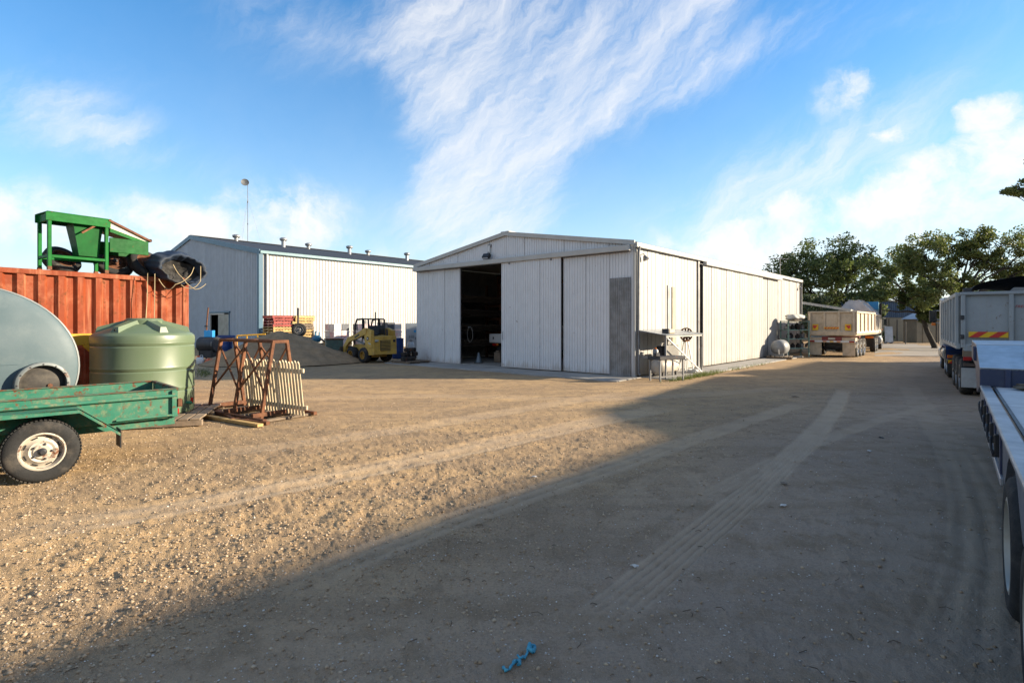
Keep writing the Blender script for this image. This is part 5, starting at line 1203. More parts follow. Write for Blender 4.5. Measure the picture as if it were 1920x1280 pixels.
# ------------------------------------------------------------------ inside the open doorway
def inside():
    SHADEWOOD = pm('shade_darkened_timber', (.075, .052, .034), .85, var=.2, vs=4, rnd=.3)  # the unlit interior is put into this timber's dark colour
    t = thing('timber_rack', 'rack of long stacked timber in the dark inside the shed', 'rack', SH(6.3, 8.9, .05), RZ + R(90))
    for y in (0, 2.6, 5.2):
        for x in (0, .9): MB().box((x, y, 1.7), (.1, .1, 3.4)).build('upright', RUST, t)
        for z in (.5, 1.15, 1.8, 2.4): MB().box((.45, y, z), (.9, .08, .1)).build('arm', RUST, t)
    r = random.Random(5)
    for z in (.6, 1.25, 1.9, 2.5):
        for k in range(11):
            ly = r.uniform(4.6, 5.9); MB().box((-.02 + (k % 4) * .24, 2.6 + r.uniform(-.3, .3), z + .05 + (k // 4) * .1), (.2, ly, .085), b=.006).build('board', SHADEWOOD if r.random() < .93 else TIMBER, t)
    t = thing('utility_truck', 'white tray-back utility truck parked nose-in inside the shed doorway', 'utility truck', SH(1.95, 7.1, .05), RZ)
    # local x forward, rear of tray at 0
    MB().box((1.0, 0, .80), (2.0, 1.7, .05), b=.01).build('tray_floor', WHITEP, t)
    tl = MB().box((0, 0, .98), (.04, 1.7, .34), b=.01).build('tailgate', WHITEP, t)
    MB().box((-.03, .6, .98), (.02, .05, .1)).build('latch', DARKSTEEL, tl); MB().box((-.03, -.6, .98), (.02, .05, .1)).build('latch', DARKSTEEL, tl)
    for s in (-1, 1): MB().box((1.0, s * .84, .98), (1.96, .04, .34), b=.01).build('tray_side', WHITEP, t); MB().box((.04, s * .6, .70), (.05, .22, .09), b=.01).build('tail_lamp', REDL, t); MB().box((.04, s * .42, .70), (.05, .1, .09), b=.01).build('tail_lamp', ORANGEL, t)
    MB().tube([(1.9, -.8, 1.15), (1.9, -.8, 1.5), (1.9, .8, 1.5), (1.9, .8, 1.15)], .03, 8).build('headboard_rail', WHITEP, t)
    MB().prism([(2.1, -.75, .4), (4.2, -.75, .4), (4.2, -.75, .85), (3.5, -.75, .95), (3.1, -.75, 1.5), (2.15, -.75, 1.55)], (0, 1.5, 0)).build('cab', WHITEP, t)
    MB().box((2.12, 0, 1.25), (.03, 1.2, .35)).build('rear_window', GLASS, t)
    MB().box((1.2, 0, .55), (2.6, .7, .14)).build('chassis', BLACK, t)
    for x in (.85, 3.4):
        for s in (-1, 1): make_wheel(t, (x, s * .78, .33), .33, .22, (0, s, 0), .2, STEEL, 0, 5)
    t = thing('hose_hook', 'looped pale hose hanging just inside the shed doorway', 'hose', SH(.5, 7.55, 1.2), RZ)
    MB().tube([(.0, .1 + .16 * math.cos(a * .35), .0 + .3 * math.sin(a * .35)) for a in range(19)], .012, 8).build('loop', pm('pale_hose', (.16, .15, .13), .5), t); MB().box((.0, .14, .3), (.06, .1, .06)).build('hook', STEEL, t)
    for i, (x, y, sx, sz, m, lab) in enumerate(((1.6, 7.1, .3, .42, TIMBER, 'wooden crate on the floor just inside the shed doorway'), (2.2, 6.5, .42, .5, SCR, 'dark engine block on the floor inside the shed doorway'))):
        t = thing('floor_crate' if i == 0 else 'engine_block', lab, 'crate' if i == 0 else 'engine', SH(x, y, .05), RZ + .3)
        MB().box((0, 0, sz / 2), (sx, sx, sz), b=.02).build('body', m, t); MB().box((0, 0, sz + .03), (sx * .8, sx * .5, .06), b=.01).build('top', m, t)
    t = thing('white_cone', 'pale traffic cone shape standing at the left side of the doorway', 'cone', SH(.8, 7.45, .05))
    MB().lathe([(.13, .03), (.03, .42), (.001, .42)], 16).build('cone', pm('cone_pale', (.14, .18, .21), .5), t, smooth=50); MB().box((0, 0, .015), (.36, .36, .03)).build('base', BLACK, t)
inside()
# ------------------------------------------------------------------ clutter under the little canopy at the shed corner
def corner_clutter():
    t = thing('metal_canopy', 'low sheet-metal canopy on thin steel posts against the lit shed wall', 'canopy', SH(0, 0), RZ)
    x0, x1, yo = .12, 2.75, -.95
    MB().prism([(x0 - .1, -.08, 1.43), (x0 - .1, yo - .05, 1.29), (x0 - .1, yo - .05, 1.31), (x0 - .1, -.08, 1.45)], (x1 - x0 + .2, 0, 0)).build('roof_sheet', pm('zinc_sheet', (.22, .245, .265), .35, .3, var=.1, damt=.2), t)
    for (x, y, h) in ((x0, yo, 1.28), (x1, yo, 1.28)): MB().box((x, y, h / 2), (.045, .045, h), b=.004).build('post', STEEL, t)
    MB().box(((x0 + x1) / 2, yo, 1.26), (x1 - x0, .04, .045)).build('front_rail', TRIM, t)
    MB().bar((x0 + .03, yo - .03, 1.22), (x1 - .05, yo - .03, .06), .03, .035).build('brace', WHITEP, t)
    MB().bar((x0, yo, .62), (x0, -.12, .62), .03, .035).build('side_rail', STEEL, t)
    t = thing('canopy_block', 'tan block lying on the metal canopy beside the shed', 'block', SH(.75, -.72, 1.35), RZ + .1)
    MB().box((.1, 0, .06), (.46, .2, .12), b=.012).build('block', pm('tan_block', (.55, .46, .32), .7), t); MB().box((-.2, 0, .07), (.1, .2, .13), b=.01).build('dark_end', DARKSTEEL, t)
    t = thing('work_bench', 'small dark steel work bench with a vice at the near shed corner', 'bench', SH(-.42, -.95), RZ - .35)
    MB().box((.35, 0, .66), (.98, .5, .1), b=.012).build('bench_top', DARKSTEEL, t)
    for (x, y) in ((-.08, -.2), (.8, -.2), (-.08, .2), (.8, .2)): MB().box((x, y, .31), (.04, .04, .62)).build('leg', STEEL, t)
    MB().box((.35, -.2, .14), (.84, .03, .03)).build('stretcher', STEEL, t)
    v = MB().box((-.12, -.1, .76), (.16, .12, .10), b=.015).build('vice', DARKSTEEL, t); MB().tube([(-.2, -.1, .76), (-.3, -.1, .76)], .014, 6).build('screw', STEEL, v)
    t = thing('grey_canister', 'small pale canister standing on the dark work bench', 'canister', SH(-.35, -.86, .71))
    MB().lathe([(.001, 0), (.07, 0), (.08, .02), (.08, .16), (.05, .2), (.001, .2)], 16).build('body', STEEL, t, smooth=40); MB().lathe([(.03, .2), (.03, .24), (.001, .24)], 10).build('cap', ORANGEL, t)
    t = thing('air_compressor', 'dirty white air compressor with a belt pump under the metal canopy', 'compressor', SH(.95, -.52), RZ)
    TW = pm('dirty_white_tank', (.50, .46, .40), .5, var=.1, damt=.45, dirt=(.26, .2, .14), rust=.2)
    MB().lathe([(.001, -.66), (.14, -.63), (.23, -.54), (.23, .54), (.14, .63), (.001, .66)], 28, AX((1, 0, 0), (0, 0, .34))).build('air_tank', TW, t, smooth=45)
    for a in (-.45, .45):
        for b in (-.15, .15): MB().box((a, b, .08), (.06, .05, .16)).build('foot', DARKSTEEL, t)
    MB().box((0, 0, .585), (.95, .3, .03), b=.004).build('base_plate', DARKSTEEL, t)
    p = MB().box((-.22, 0, .78), (.3, .24, .36), b=.03).build('pump', BLACK, t)
    for k in range(5): MB().box((-.22, 0, .68 + k * .055), (.34, .28, .018), b=.004).build('cooling_fin', DARKSTEEL, p)
    MB().tube([(-.25, 0, .95), (-.2, 0, 1.05), (-.1, 0, 1.06)], .03, 8).build('intake', TW, p)
    MB().lathe([(.001, -.17), (.13, -.17), (.14, -.15), (.14, .15), (.13, .17), (.001, .17)], 18, AX((1, 0, 0), (.3, 0, .76))).build('motor', pm('motor_green', (.07, .09, .07), .5), t, smooth=40)
    MB().lathe([(.20, -.03), (.21, .0), (.20, .03), (.15, .03), (.15, -.03)], 28, AX((0, -1, 0), (-.22, -.19, .80)), closed=True).build('flywheel', DARKSTEEL, t, smooth=40)
    MB().box((.05, -.22, .78), (.85, .03, .40), b=.015).build('belt_guard', pm('guard_grey', (.20, .19, .17), .6, rust=.3), t)
    MB().box((.62, -.05, .62), (.22, .25, .34), b=.02).build('switch_box', pm('box_grey', (.30, .30, .29), .6, damt=.3), t)
    t = thing('rusty_fan', 'rusty round bladed disc on a pale tripod stand by the shed wall', 'fan', SH(2.75, -.42), RZ - .3)
    MB().lathe([(.19, -.03), (.225, -.03), (.225, .03), (.19, .03)], 30, AX((-.5, -1, 0), (0, 0, 1.28)), closed=True).build('ring', RUST, t, smooth=40)
    for k in range(10):
        a = k * math.pi / 5; M = AX((-.5, -1, 0), (0, 0, 1.28)) @ Matrix.Rotation(a, 4, 'Z'); MB().box((.11, 0, 0), (.19, .075, .012), rot=(R(30), 0, 0), M=M).build('blade', RUST, t)
    MB().lathe([(.001, -.05), (.05, -.05), (.05, .05), (.001, .05)], 12, AX((-.5, -1, 0), (0, 0, 1.28))).build('hub', RUST, t)
    for k in range(4):
        a = k * math.pi / 2 + .6; MB().bar((.06 * math.cos(a), .06 * math.sin(a), 1.05), (.25 * math.cos(a), .25 * math.sin(a), .02), .035, .035).build('leg', WHITEP, t)
    MB().box((0, 0, 1.06), (.2, .14, .04)).build('stand_top', RUST, t); MB().box((0, 0, .45), (.30, .30, .03)).build('shelf', STEEL, t)
    t = thing('white_tray', 'white enamel tray on the ground under the tripod stand', 'tray', SH(2.6, -.75, .04), RZ)
    MB().box((0, 0, .015), (.4, .26, .02)).build('base', WHITEP, t)
    for s in (-1, 1): MB().box((0, s * .13, .05), (.4, .015, .09)).build('side', WHITEP, t); MB().box((s * .2, 0, .05), (.015, .26, .09)).build('end', WHITEP, t)
corner_clutter()
# ------------------------------------------------------------------ far end of the side wall: air tank, shelves
def far_clutter():
    x, y = gp(1462, 672.5)
    t = thing('small_pallet', 'timber pallet under the round grey air tank by the shed', 'pallet', (x, y, 0), RZ + .2)
    for k in range(6): MB().box((0, -.45 + k * .18, .12), (1.25, .12, .025)).build('board', TIMBER, t)
    for a in (-.55, 0, .55): MB().box((a, 0, .055), (.08, 1.05, .09)).build('bearer', TIMBER, t)
    t = thing('air_tank', 'round grey pressure tank sitting on a pallet by the shed wall', 'tank', (x, y + .05, .13), RZ)
    GY_ = pm('air_tank_grey', (.22, .23, .24), .45, var=.08, damt=.2)
    MB().lathe([(.001, -.52), (.17, -.48), (.29, -.40), (.345, -.28), (.355, -.15), (.355, .25), (.29, .40), (.001, .5)], 32, AX((1, 0, 0), (.15, 0, .40))).build('shell', GY_, t, smooth=45)
    for a in (-.2, .4): MB().box((a, 0, .06), (.06, .5, .14)).build('cradle', GY_, t)
    MB().tube([(-.4, -.1, .1), (-.45, -.1, .32)], .02, 8).build('drain_pipe', WHITEP, t); MB().lathe([(.04, .74), (.04, .81), (.001, .82)], 10, Matrix.Translation((.1, 0, 0))).build('fitting', DARKSTEEL, t)
    x, y = gp(1490, 668.5)
    t = thing('steel_shelves', 'green steel shelving unit of old parts beside the white shed', 'shelves', (x, y, 0), RZ + R(-32))
    SG = pm('shelf_green', (.20, .30, .25), .5, var=.1, rust=.3)
    Wd, Dp, H = 1.25, .5, 1.78
    for a in (-Wd / 2, Wd / 2):
        for b in (-Dp / 2, Dp / 2): MB().box((a, b, H / 2), (.055, .055, H), b=.004).build('upright', SG, t)
    for z in (.42, .88, 1.32, 1.74): MB().box((0, 0, z), (Wd, Dp, .05), b=.006).build('shelf', SG, t)
    r = random.Random(21); c, s = math.cos(RZ + R(-32)), math.sin(RZ + R(-32))
    for z in (.445, .905, 1.345):
        for k in range(4):
            a, b = -.45 + k * .3 + r.uniform(-.04, .04), r.uniform(-.06, .06)
            o = thing('machine_part', 'old machine part on the %s green shelf, %s from the left' % ({.445: 'bottom', .905: 'middle', 1.345: 'top'}[z], ('first', 'second', 'third', 'fourth')[k]), 'machine part', (x + c * a - s * b, y + s * a + c * b, z), r.uniform(0, 3), 'parts on the green shelves')
            h = r.uniform(.14, .28); MB().box((0, 0, h / 2), (r.uniform(.16, .24), r.uniform(.16, .24), h), b=.03).build('body', SCR if k % 3 else STEEL, o); MB().lathe([(.05, h), (.05, h + .06), (.001, h + .06)], 10).build('neck', SCR, o)
    o = blob_mesh(.52, .34, .17, 31, 16, .16, .8).build('folded_sheet', pm('white_canvas', (.55, .52, .45), .7, var=.08, damt=.15, bump=.4, bs=12), smooth=70); o.location = (x, y, 1.77); o.rotation_euler = (0, 0, RZ - .5); tag(o, 'crumpled white canvas heap on top of the green shelves', 'canvas')
    t = thing('leaning_board', 'flat weathered board leaning under the canvas on the shelves', 'board', (x + .1, y - .2, 1.77), RZ - .3); MB().box((0, 0, .02), (1.3, .35, .035), b=.004).build('board', TIMBER, t); MB().box((0, .16, .045), (1.3, .04, .02)).build('batten', TIMBER, t)
far_clutter()
# ------------------------------------------------------------------ hazard markings
HY = pm('hazard_yellow', (.72, .42, .01), .4, var=.05, damt=.1); HR = pm('hazard_red', (.52, .03, .02), .4, var=.05)
def stripes(parent, O, ux, uz, w, h, n, out, slant=1.0, name='hazard_strip'):
    """yellow plate with slanted red bars, all real thin plates; O lower left corner"""
    O = Vector(O); ux = Vector(ux); uz = Vector(uz); out = Vector(out)
    p = MB(); p.prism([O, O + ux * w, O + ux * w + uz * h, O + uz * h], out * .006); pl = p.build(name, HY, parent)
    st = w / n
    for k in range(n):
        a0 = k * st; pts = []
        for (a, z) in ((a0, 0), (a0 + st / 2, 0), (a0 + st / 2 + h * slant, h), (a0 + h * slant, h)): pts.append(O + ux * max(0, min(w, a)) + uz * z + out * .006)
        if pts[1] != pts[0]: MB().prism(pts, out * .003).build('red_bar', HR, pl)
def text(body, size, mat, parent, M, shear=.25, name='lettering'):
    c = bpy.data.curves.new(name, 'FONT'); c.body = body; c.size = size; c.extrude = .002; c.shear = shear; c.align_x = 'LEFT'
    o = bpy.data.objects.new(name, c); COL.objects.link(o); dg = bpy.context.evaluated_depsgraph_get(); dg.update()
    me = bpy.data.meshes.new_from_object(o.evaluated_get(dg)); bpy.data.objects.remove(o)
    me.materials.clear(); me.materials.append(mat); k = bpy.data.objects.new(name, me); COL.objects.link(k); k.parent = parent; k.matrix_local = M; return k

# ------------------------------------------------------------------ tipper with dog trailer by the far corner
TIPW = pm('dusty_tipper', (.55, .44, .31), .6, var=.1, vs=2.5, damt=.4, dscale=5, dirt=(.30, .22, .14), streak=.3)
TIPP = pm('pale_tipper', (.52, .47, .39), .55, var=.1, vs=2.5, damt=.25, dscale=5, dirt=(.34, .27, .19), streak=.25)
def bin_body(t, x0, x1, W, z0, z1, nside, mat, y0=0):
    """open tipping body with framed tailgate at x0, ribs on the sides; y from y0 to y0+W"""
    yc = y0 + W / 2
    MB().box((x0 + .02, yc, (z0 + z1) / 2), (.03, W - .06, z1 - z0 - .08), b=.004).build('tailgate', mat, t)
    for k in range(4): MB().box((x0 - .025, y0 + .06 + k * (W - .12) / 3, (z0 + z1) / 2 + .02), (.07, .10, z1 - z0 - .1), b=.012).build('tailgate_rib', mat, t)
    MB().box((x0 - .02, yc, z1 - .02), (.09, W, .09), b=.015).build('tailgate_rail', mat, t)
    MB().prism([(x0 - .07, y0, z0 + .18), (x0 - .07, y0, z0), (x0 + .03, y0, z0 - .04), (x0 + .03, y0, z0 + .26)], (0, W, 0)).build('tailgate_sill', mat, t)
    for s, y in ((-1, y0), (1, y0 + W)):
        MB().box(((x0 + x1) / 2 + .05, y, (z0 + z1) / 2), (x1 - x0 - .1, .03, z1 - z0), b=.003).build('side_panel', mat, t)
        MB().box(((x0 + x1) / 2, y + s * .03, z1 - .03), (x1 - x0, .08, .09), b=.012).build('top_rail', mat, t)
        MB().prism([(x0 + .02, y + s * .015, z0 + .22), (x0 + .02, y + s * .07, z0 + .10), (x0 + .02, y + s * .015, z0 - .02)], (x1 - x0 - .04, 0, 0)).build('bottom_rail', mat, t)
        for k in range(nside): MB().box((x0 + .05 + k * (x1 - x0 - .1) / (nside - 1), y + s * .04, (z0 + z1) / 2 + .05), (.09, .06, z1 - z0 - .22), b=.01).build('side_rib', mat, t)
    MB().box((x1, yc, (z0 + z1) / 2 + .05), (.04, W, z1 - z0 + .1)).build('headboard', mat, t)
    MB().box(((x0 + x1) / 2, yc, z0 + .03), (x1 - x0, W - .04, .05)).build('floor', mat, t)
CHR = pm('polished_rim', (.55, .54, .52), .3, .6, var=.1, damt=.3)
def far_truck():
    t = thing('dog_trailer', 'dusty cream tipper dog trailer seen from behind with hazard plates', 'trailer', (16.38, 25.95, 0), RZ)
    W = 1.98
    bin_body(t, 0, 5.6, W, 1.07, 2.22, 6, TIPW)
    for (ya) in (.16, W - .16 - .26):
        p = MB().box((-.066, ya + .13, 1.46), (.012, .26, .30)).build('hazard_plate', HY, t)
        s = 1 if ya > 1 else -1
        MB().prism([(-.073, ya + .13 - s * .10, 1.54), (-.073, ya + .13 + s * .02, 1.38), (-.073, ya + .13 + s * .10, 1.44), (-.073, ya + .13 + s * .10, 1.56)], (-.004, 0, 0)).build('red_mark', HR, p)
    stripes(t, (-.064, W / 2 + .32, 1.38), (0, -1, 0), (0, 0, 1), .64, .09, 5, (-1, 0, 0))
    MB().box((2.8, W / 2, .92), (5.4, .7, .16)).build('chassis', pm('chassis_red', (.20, .03, .025), .6, damt=.3), t)
    MB().box((.02, W / 2, .90), (.08, .86, .2), b=.01).build('rear_crossmember', MATS['chassis_red'], t)
    MB().box((-.035, W / 2, .90), (.02, .3, .09)).build('number_plate', pm('plate_pale', (.5, .48, .38), .5), t)
    MB().box((.0, W / 2, .76), (.07, W, .09), b=.012).build('bumper_bar', WHITEP, t)
    for y in (.14, W - .14): MB().box((-.045, y, .765), (.03, .22, .075), b=.01).build('tail_lamp', REDL, t)
    for k in range(3): MB().box((-.045, W / 2 + .3 - k * .3, .765), (.02, .16, .05)).build('reflector', (ORANGEL, HY, ORANGEL)[k], t)
    for y in (.28, W - .28):
        MB().box((.05, y, .40), (.025, .52, .64), b=.004).build('mud_flap', TIPW, t); MB().prism([(.0, y - .28, .95), (.0, y + .28, .95), (.0, y + .28, .80), (.0, y - .28, .80)], (.5, 0, 0)).build('mudguard', TIPW, t)
    for x in (.62, 1.52, 2.42):
        for (y, s) in ((-.02, -1), (W + .02, 1)):
            make_wheel(t, (x, y, .40), .40, .26, (0, s, 0), .26, CHR, 0, 6)
            g = MB()
            for k in range(9):
                a0, a1 = math.pi * (.05 + .9 * k / 9), math.pi * (.05 + .9 * (k + 1) / 9)
                g.prism([(x + .45 * math.cos(a0), y, .40 + .45 * math.sin(a0)), (x + .45 * math.cos(a1), y, .40 + .45 * math.sin(a1)), (x + .47 * math.cos(a1), y, .40 + .47 * math.sin(a1)), (x + .47 * math.cos(a0), y, .40 + .47 * math.sin(a0))], (0, -s * .3, 0))
            g.build('wheel_guard', CHR, t, smooth=40)
        MB().tube([(x, .2, .40), (x, W - .2, .40)], .06, 8).build('axle', DARKSTEEL, t)
    MB().box((1.5, W / 2, .5), (1.6, .9, .3)).build('suspension', DARKSTEEL, t)
    MB().bar((5.4, W / 2, .85), (6.6, W / 2, .8), .14, .12).build('drawbar', DARKSTEEL, t)
    # truck
    o = Vector(SH(6.35, 0.10, 0, (16.38, 25.95)))
    t = thing('tipper_truck', 'blue-cabbed tipper truck with peaked tarp ahead of the dog trailer', 'truck', (o.x, o.y, 0), RZ + R(3))
    bin_body(t, 0, 3.6, W, 1.05, 2.15, 4, TIPP)
    cv = MB(); sec = [(0.0, 2.16), (.62, 2.85), (.80, 2.98), (1.25, 2.98), (1.42, 2.85), (W, 2.16)]
    n = len(sec); vs = [(.2, y, z) for y, z in sec] + [(3.4, y, z + .05) for y, z in sec]
    cv.add(vs, [(i, i + n, i + n + 1, i + 1) for i in range(n - 1)] + [tuple(range(n)), tuple(reversed(range(n, 2 * n)))]); cv.build('tarp_cover', pm('canvas_grey', (.42, .41, .42), .7, var=.1, damt=.2), t)
    for (y, z) in sec[1:5]: MB().bar((.15, y, z + .02), (3.45, y, z + .07), .04, .04).build('tarp_bow', TIPP, t)
    MB().box((2.4, W / 2, .8), (5.6, .75, .2)).build('chassis', BLACK, t)
    CB = pm('cab_blue', (.02, .20, .36), .3, var=.05, coat=.4); CT = pm('cab_pale', (.34, .48, .52), .35, var=.06)
    c = MB().prism([(3.75, .03, .75), (5.2, .03, .75), (5.2, .03, 1.55), (5.0, .03, 2.3), (4.7, .03, 2.5), (3.75, .03, 2.5)], (0, W - .06, 0)).build('cab', CT, t)
    MB().prism([(3.7, .1, 2.5), (4.9, .1, 2.5), (4.5, .1, 2.92), (3.9, .1, 3.0)], (0, W - .2, 0)).build('roof_fairing', CB, c)
    MB().box((4.45, .02, 1.85), (.75, .02, .55), b=.01).build('side_window', GLASS, c); MB().box((4.45, W - .02, 1.85), (.75, .02, .55), b=.01).build('side_window', GLASS, c)
    MB().prism([(5.21, .15, 1.6), (5.21, W - .15, 1.6), (5.03, W - .15, 2.3), (5.03, .15, 2.3)], (.02, 0, .01)).build('windscreen', GLASS, c)
    MB().box((5.2, W / 2, 1.1), (.9, W - .3, .7), b=.05).build('bonnet', CT, t); MB().box((5.68, W / 2, 1.0), (.06, .8, .6), b=.02).build('grille', CHR, t); MB().box((5.6, W / 2, .55), (.3, W, .25), b=.04).build('bumper', CHR, t)
    for y in (.2, W - .2): MB().box((5.7, y, .85), (.05, .2, .14), b=.02).build('headlamp', MIRRORG, t); MB().box((4.95, y - (.2 if y < 1 else -.2), 1.25), (.1, .06, .12), b=.01).build('indicator', ORANGEL, t)
    for (y, s) in ((-.16, -1), (W + .16, 1)):
        MB().tube([(4.85, y - s * .1, 2.0), (4.95, y, 2.0), (4.95, y, 1.5), (4.85, y - s * .1, 1.45)], .02, 6).build('mirror_arm', CHR, t); MB().box((4.93, y + s * .03, 1.72), (.06, .18, .42), b=.02).build('mirror', BLACK, t)
    for y in (-.02, W + .02):
        ex = MB().tube([(3.62, y, .9), (3.62, y, 2.7), (3.56, y, 2.85)], .075, 12).build('exhaust_stack', BLACK, t, smooth=50)
    for x in (.75, 1.75, 4.75):
        for (y, s) in ((-.02, -1), (W + .02, 1)): make_wheel(t, (x, y, .41), .41, .28, (0, s, 0), .26, CHR, 0, 6)
        MB().tube([(x, .2, .41), (x, W - .2, .41)], .06, 8).build('axle', DARKSTEEL, t)
    for s, y in ((-1, .12), (1, W - .12)): MB().lathe([(.001, -.5), (.24, -.5), (.26, -.46), (.26, .46), (.24, .5), (.001, .5)], 20, AX((1, 0, 0), (3.2, y, .62))).build('fuel_tank', CHR, t, smooth=40)
    MB().box((.05, .24, .55), (.02, .45, .5)).build('mud_flap', BLACK, t); MB().box((.05, W - .24, .55), (.02, .45, .5)).build('mud_flap', BLACK, t)
    MB().box((.02, .24, .86), (.04, .4, .12)).build('tail_lamp', ORANGEL, t); MB().box((.02, W - .24, .86), (.04, .4, .12)).build('tail_lamp', REDL, t)
far_truck()

# ------------------------------------------------------------------ tipper parked on the right
def right_tipper():
    rz = math.atan2(.811, .584)
    t = thing('parked_tipper', 'grey-white tipper semi-trailer with black rolled tarp parked on the right', 'tipper', (10.08, 12.25, 0), rz)
    W = 2.25; TW2 = pm('grey_tipper', (.30, .32, .325), .5, var=.08, vs=2, damt=.35, dscale=3, dirt=(.28, .26, .23), streak=.4, rust=.2)
    y0 = -W; z0, z1 = 1.10, 2.33
    MB().box((.03, -W / 2, (z0 + z1) / 2), (.04, W - .1, z1 - z0), b=.005).build('tailgate', TW2, t)
    for y in (-.06, -.86, -1.5, -W + .06): MB().box((-.02, y, (z0 + z1) / 2), (.09, .085, z1 - z0), b=.012).build('tailgate_rib', TW2, t)
    MB().box((-.02, -W / 2, z1 - .02), (.11, W, .07), b=.012).build('tailgate_rail', TW2, t)
    MB().box((-.01, -W / 2, z0 + .0), (.10, W - .1, .18), b=.03).build('tailgate_sill', TW2, t)
    for y in (-.06, -W + .06):
        for z in (z0 + .25, z1 - .55): MB().box((-.075, y + .02, z), (.05, .07, .10), b=.01).build('hinge', DARKSTEEL, t)
    hb = MB().prism([(-.06, -1.12, z1 + .02), (-.06, -1.06, z1 + .085), (-.06, -.90, z1 + .09), (-.06, -.84, z1 + .02)], (.1, 0, 0)).build('tarp_bracket', STEEL, t); MB().box((.1, -.14, z1 + .05), (.16, .16, .12), b=.02).build('tarp_motor', DARKSTEEL, t)
    stripes(t, (-.0655, -.15, z0 + .24), (0, -1, 0), (0, 0, 1), .66, .125, 2, (-1, 0, 0), 1.3)
    for y in (0, -W):
        s = 1 if y == 0 else -1
        MB().box((3.0, y, (z0 + z1) / 2), (5.9, .03, z1 - z0), b=.004).build('side_panel', TW2, t); MB().box((3.0, y + s * .03, z1 - .03), (6.0, .09, .09), b=.012).build('top_rail', TW2, t); MB().box((3.0, y + s * .02, z0 + .03), (6.0, .08, .12), b=.012).build('bottom_rail', TW2, t)
        for k in range(7): MB().box((.06 + k * .98, y + s * .045, (z0 + z1) / 2), (.11, .07, z1 - z0 - .1), b=.012).build('side_rib', TW2, t)
    MB().box((5.98, -W / 2, (z0 + z1) / 2 + .05), (.05, W, z1 - z0 + .15)).build('headboard', TW2, t); MB().box((3, -W / 2, z0 + .04), (5.9, W - .06, .05)).build('floor', TW2, t)
    tp = MB(); vs = []; n = 14; m = 10
    for i in range(m + 1):
        for k in range(n + 1):
            a = k / n; vs.append((.15 + i * .57, -.16 - a * (W - .55), z1 + .03 + .30 * math.sin(a * math.pi) ** .55 * (1 + .06 * math.sin(i * 2.1 + k))))
    tp.add(vs, [(i*(n+1)+k, i*(n+1)+k+1, (i+1)*(n+1)+k+1, (i+1)*(n+1)+k) for i in range(m) for k in range(n)]); tp.build('tarp_roll', pm('black_mesh_tarp', (.022, .023, .026), .75, var=.3, bump=.5, bs=40), t, smooth=50)
    MB().box((3, -W / 2, .95), (5.8, .8, .2)).build('chassis', pm('brown_chassis', (.10, .075, .055), .7, damt=.4), t)
    MB().box((.0, -W / 2, .98), (.1, W - .1, .16), b=.01).build('rear_beam', pm('timber_beam', (.20, .14, .09), .8), t)
    lb = MB().box((-.02, -.42, .86), (.05, .72, .11), b=.008).build('lamp_bar', DARKSTEEL, t)
    for k, mm in enumerate((REDL, ORANGEL, REDL, REDL)): MB().box((-.055, -.13 - k * .19, .86), (.03, .15, .085), b=.012).build('tail_lamp', mm, lb)
    MB().box((.12, -W / 2, .72), (.06, W - .15, .07)).build('bumper_bar', pm('bumper_brown', (.13, .09, .07), .7), t)
    for y in (-.31, -W + .31): MB().box((.06, y, .43), (.025, .56, .44), b=.006).build('mud_flap', pm('flap_grey', (.36, .35, .33), .7, var=.1, damt=.35, dirt=(.2, .17, .14)), t)
    for x in (.62, 1.62, 2.62):
        for y, s in ((-.03, 1), (-W + .03, -1)):
            make_wheel(t, (x, y, .42), .42, .25, (0, s, 0), .27, STEEL, 0, 6); make_wheel(t, (x, y - s * .30, .42), .42, .25, (0, s, 0), .27, STEEL, 0, 6)
        MB().tube([(x, -.3, .42), (x, -W + .3, .42)], .07, 8).build('axle', DARKSTEEL, t)
    # lettering and emblem on the tailgate
    LR = pm('sign_red', (.33, .03, .035), .5, var=.15, damt=.3, dirt=(.30, .18, .17))
    text('FREIGHTER', .082, LR, t, Matrix.Translation((.006, -.92, 1.985)) @ Matrix(((0, 0, -1, 0), (-1, 0, 0, 0), (0, 1, 0, 0), (0, 0, 0, 1))), .3)
    em = MB()
    for k in range(5):
        a = math.pi / 2 + k * 2 * math.pi / 5; em.prism([(.006, -1.17 - .02 * math.cos(a + 1.2), 2.115 + .02 * math.sin(a + 1.2)), (.006, -1.17 - .05 * math.cos(a), 2.115 + .05 * math.sin(a)), (.006, -1.17 - .02 * math.cos(a - 1.2), 2.115 + .02 * math.sin(a - 1.2))], (-.004, 0, 0))
    em.build('emblem', LR, t)
    # prime mover in front
    o = Vector((10.08, 12.25)) + Vector((.584, .811)) * 5.0
    t = thing('prime_mover', 'white prime mover with blue mudguards ahead of the parked tipper', 'truck', (o.x, o.y, 0), rz)
    PW = pm('mover_cream', (.62, .58, .50), .4, var=.05); BL = pm('guard_blue', (.02, .05, .16), .4, var=.1)
    MB().box((2.2, -W / 2, .8), (5.2, .8, .2)).build('chassis', BLACK, t)
    c = MB().prism([(2.3, -.08, .8), (4.3, -.08, .8), (4.3, -.08, 1.6), (4.05, -.08, 2.3), (2.3, -.08, 2.4)], (0, -W + .16, 0)).build('cab', PW, t)
    MB().box((3.5, -.065, 1.8), (.8, .03, .5), b=.01).build('side_window', GLASS, c); MB().box((3.5, -W + .065, 1.8), (.8, .03, .5), b=.01).build('side_window', GLASS, c); MB().prism([(4.29, -.25, 1.62), (4.29, -W + .25, 1.62), (4.08, -W + .25, 2.25), (4.08, -.25, 2.25)], (.03, 0, .01)).build('windscreen', GLASS, c)
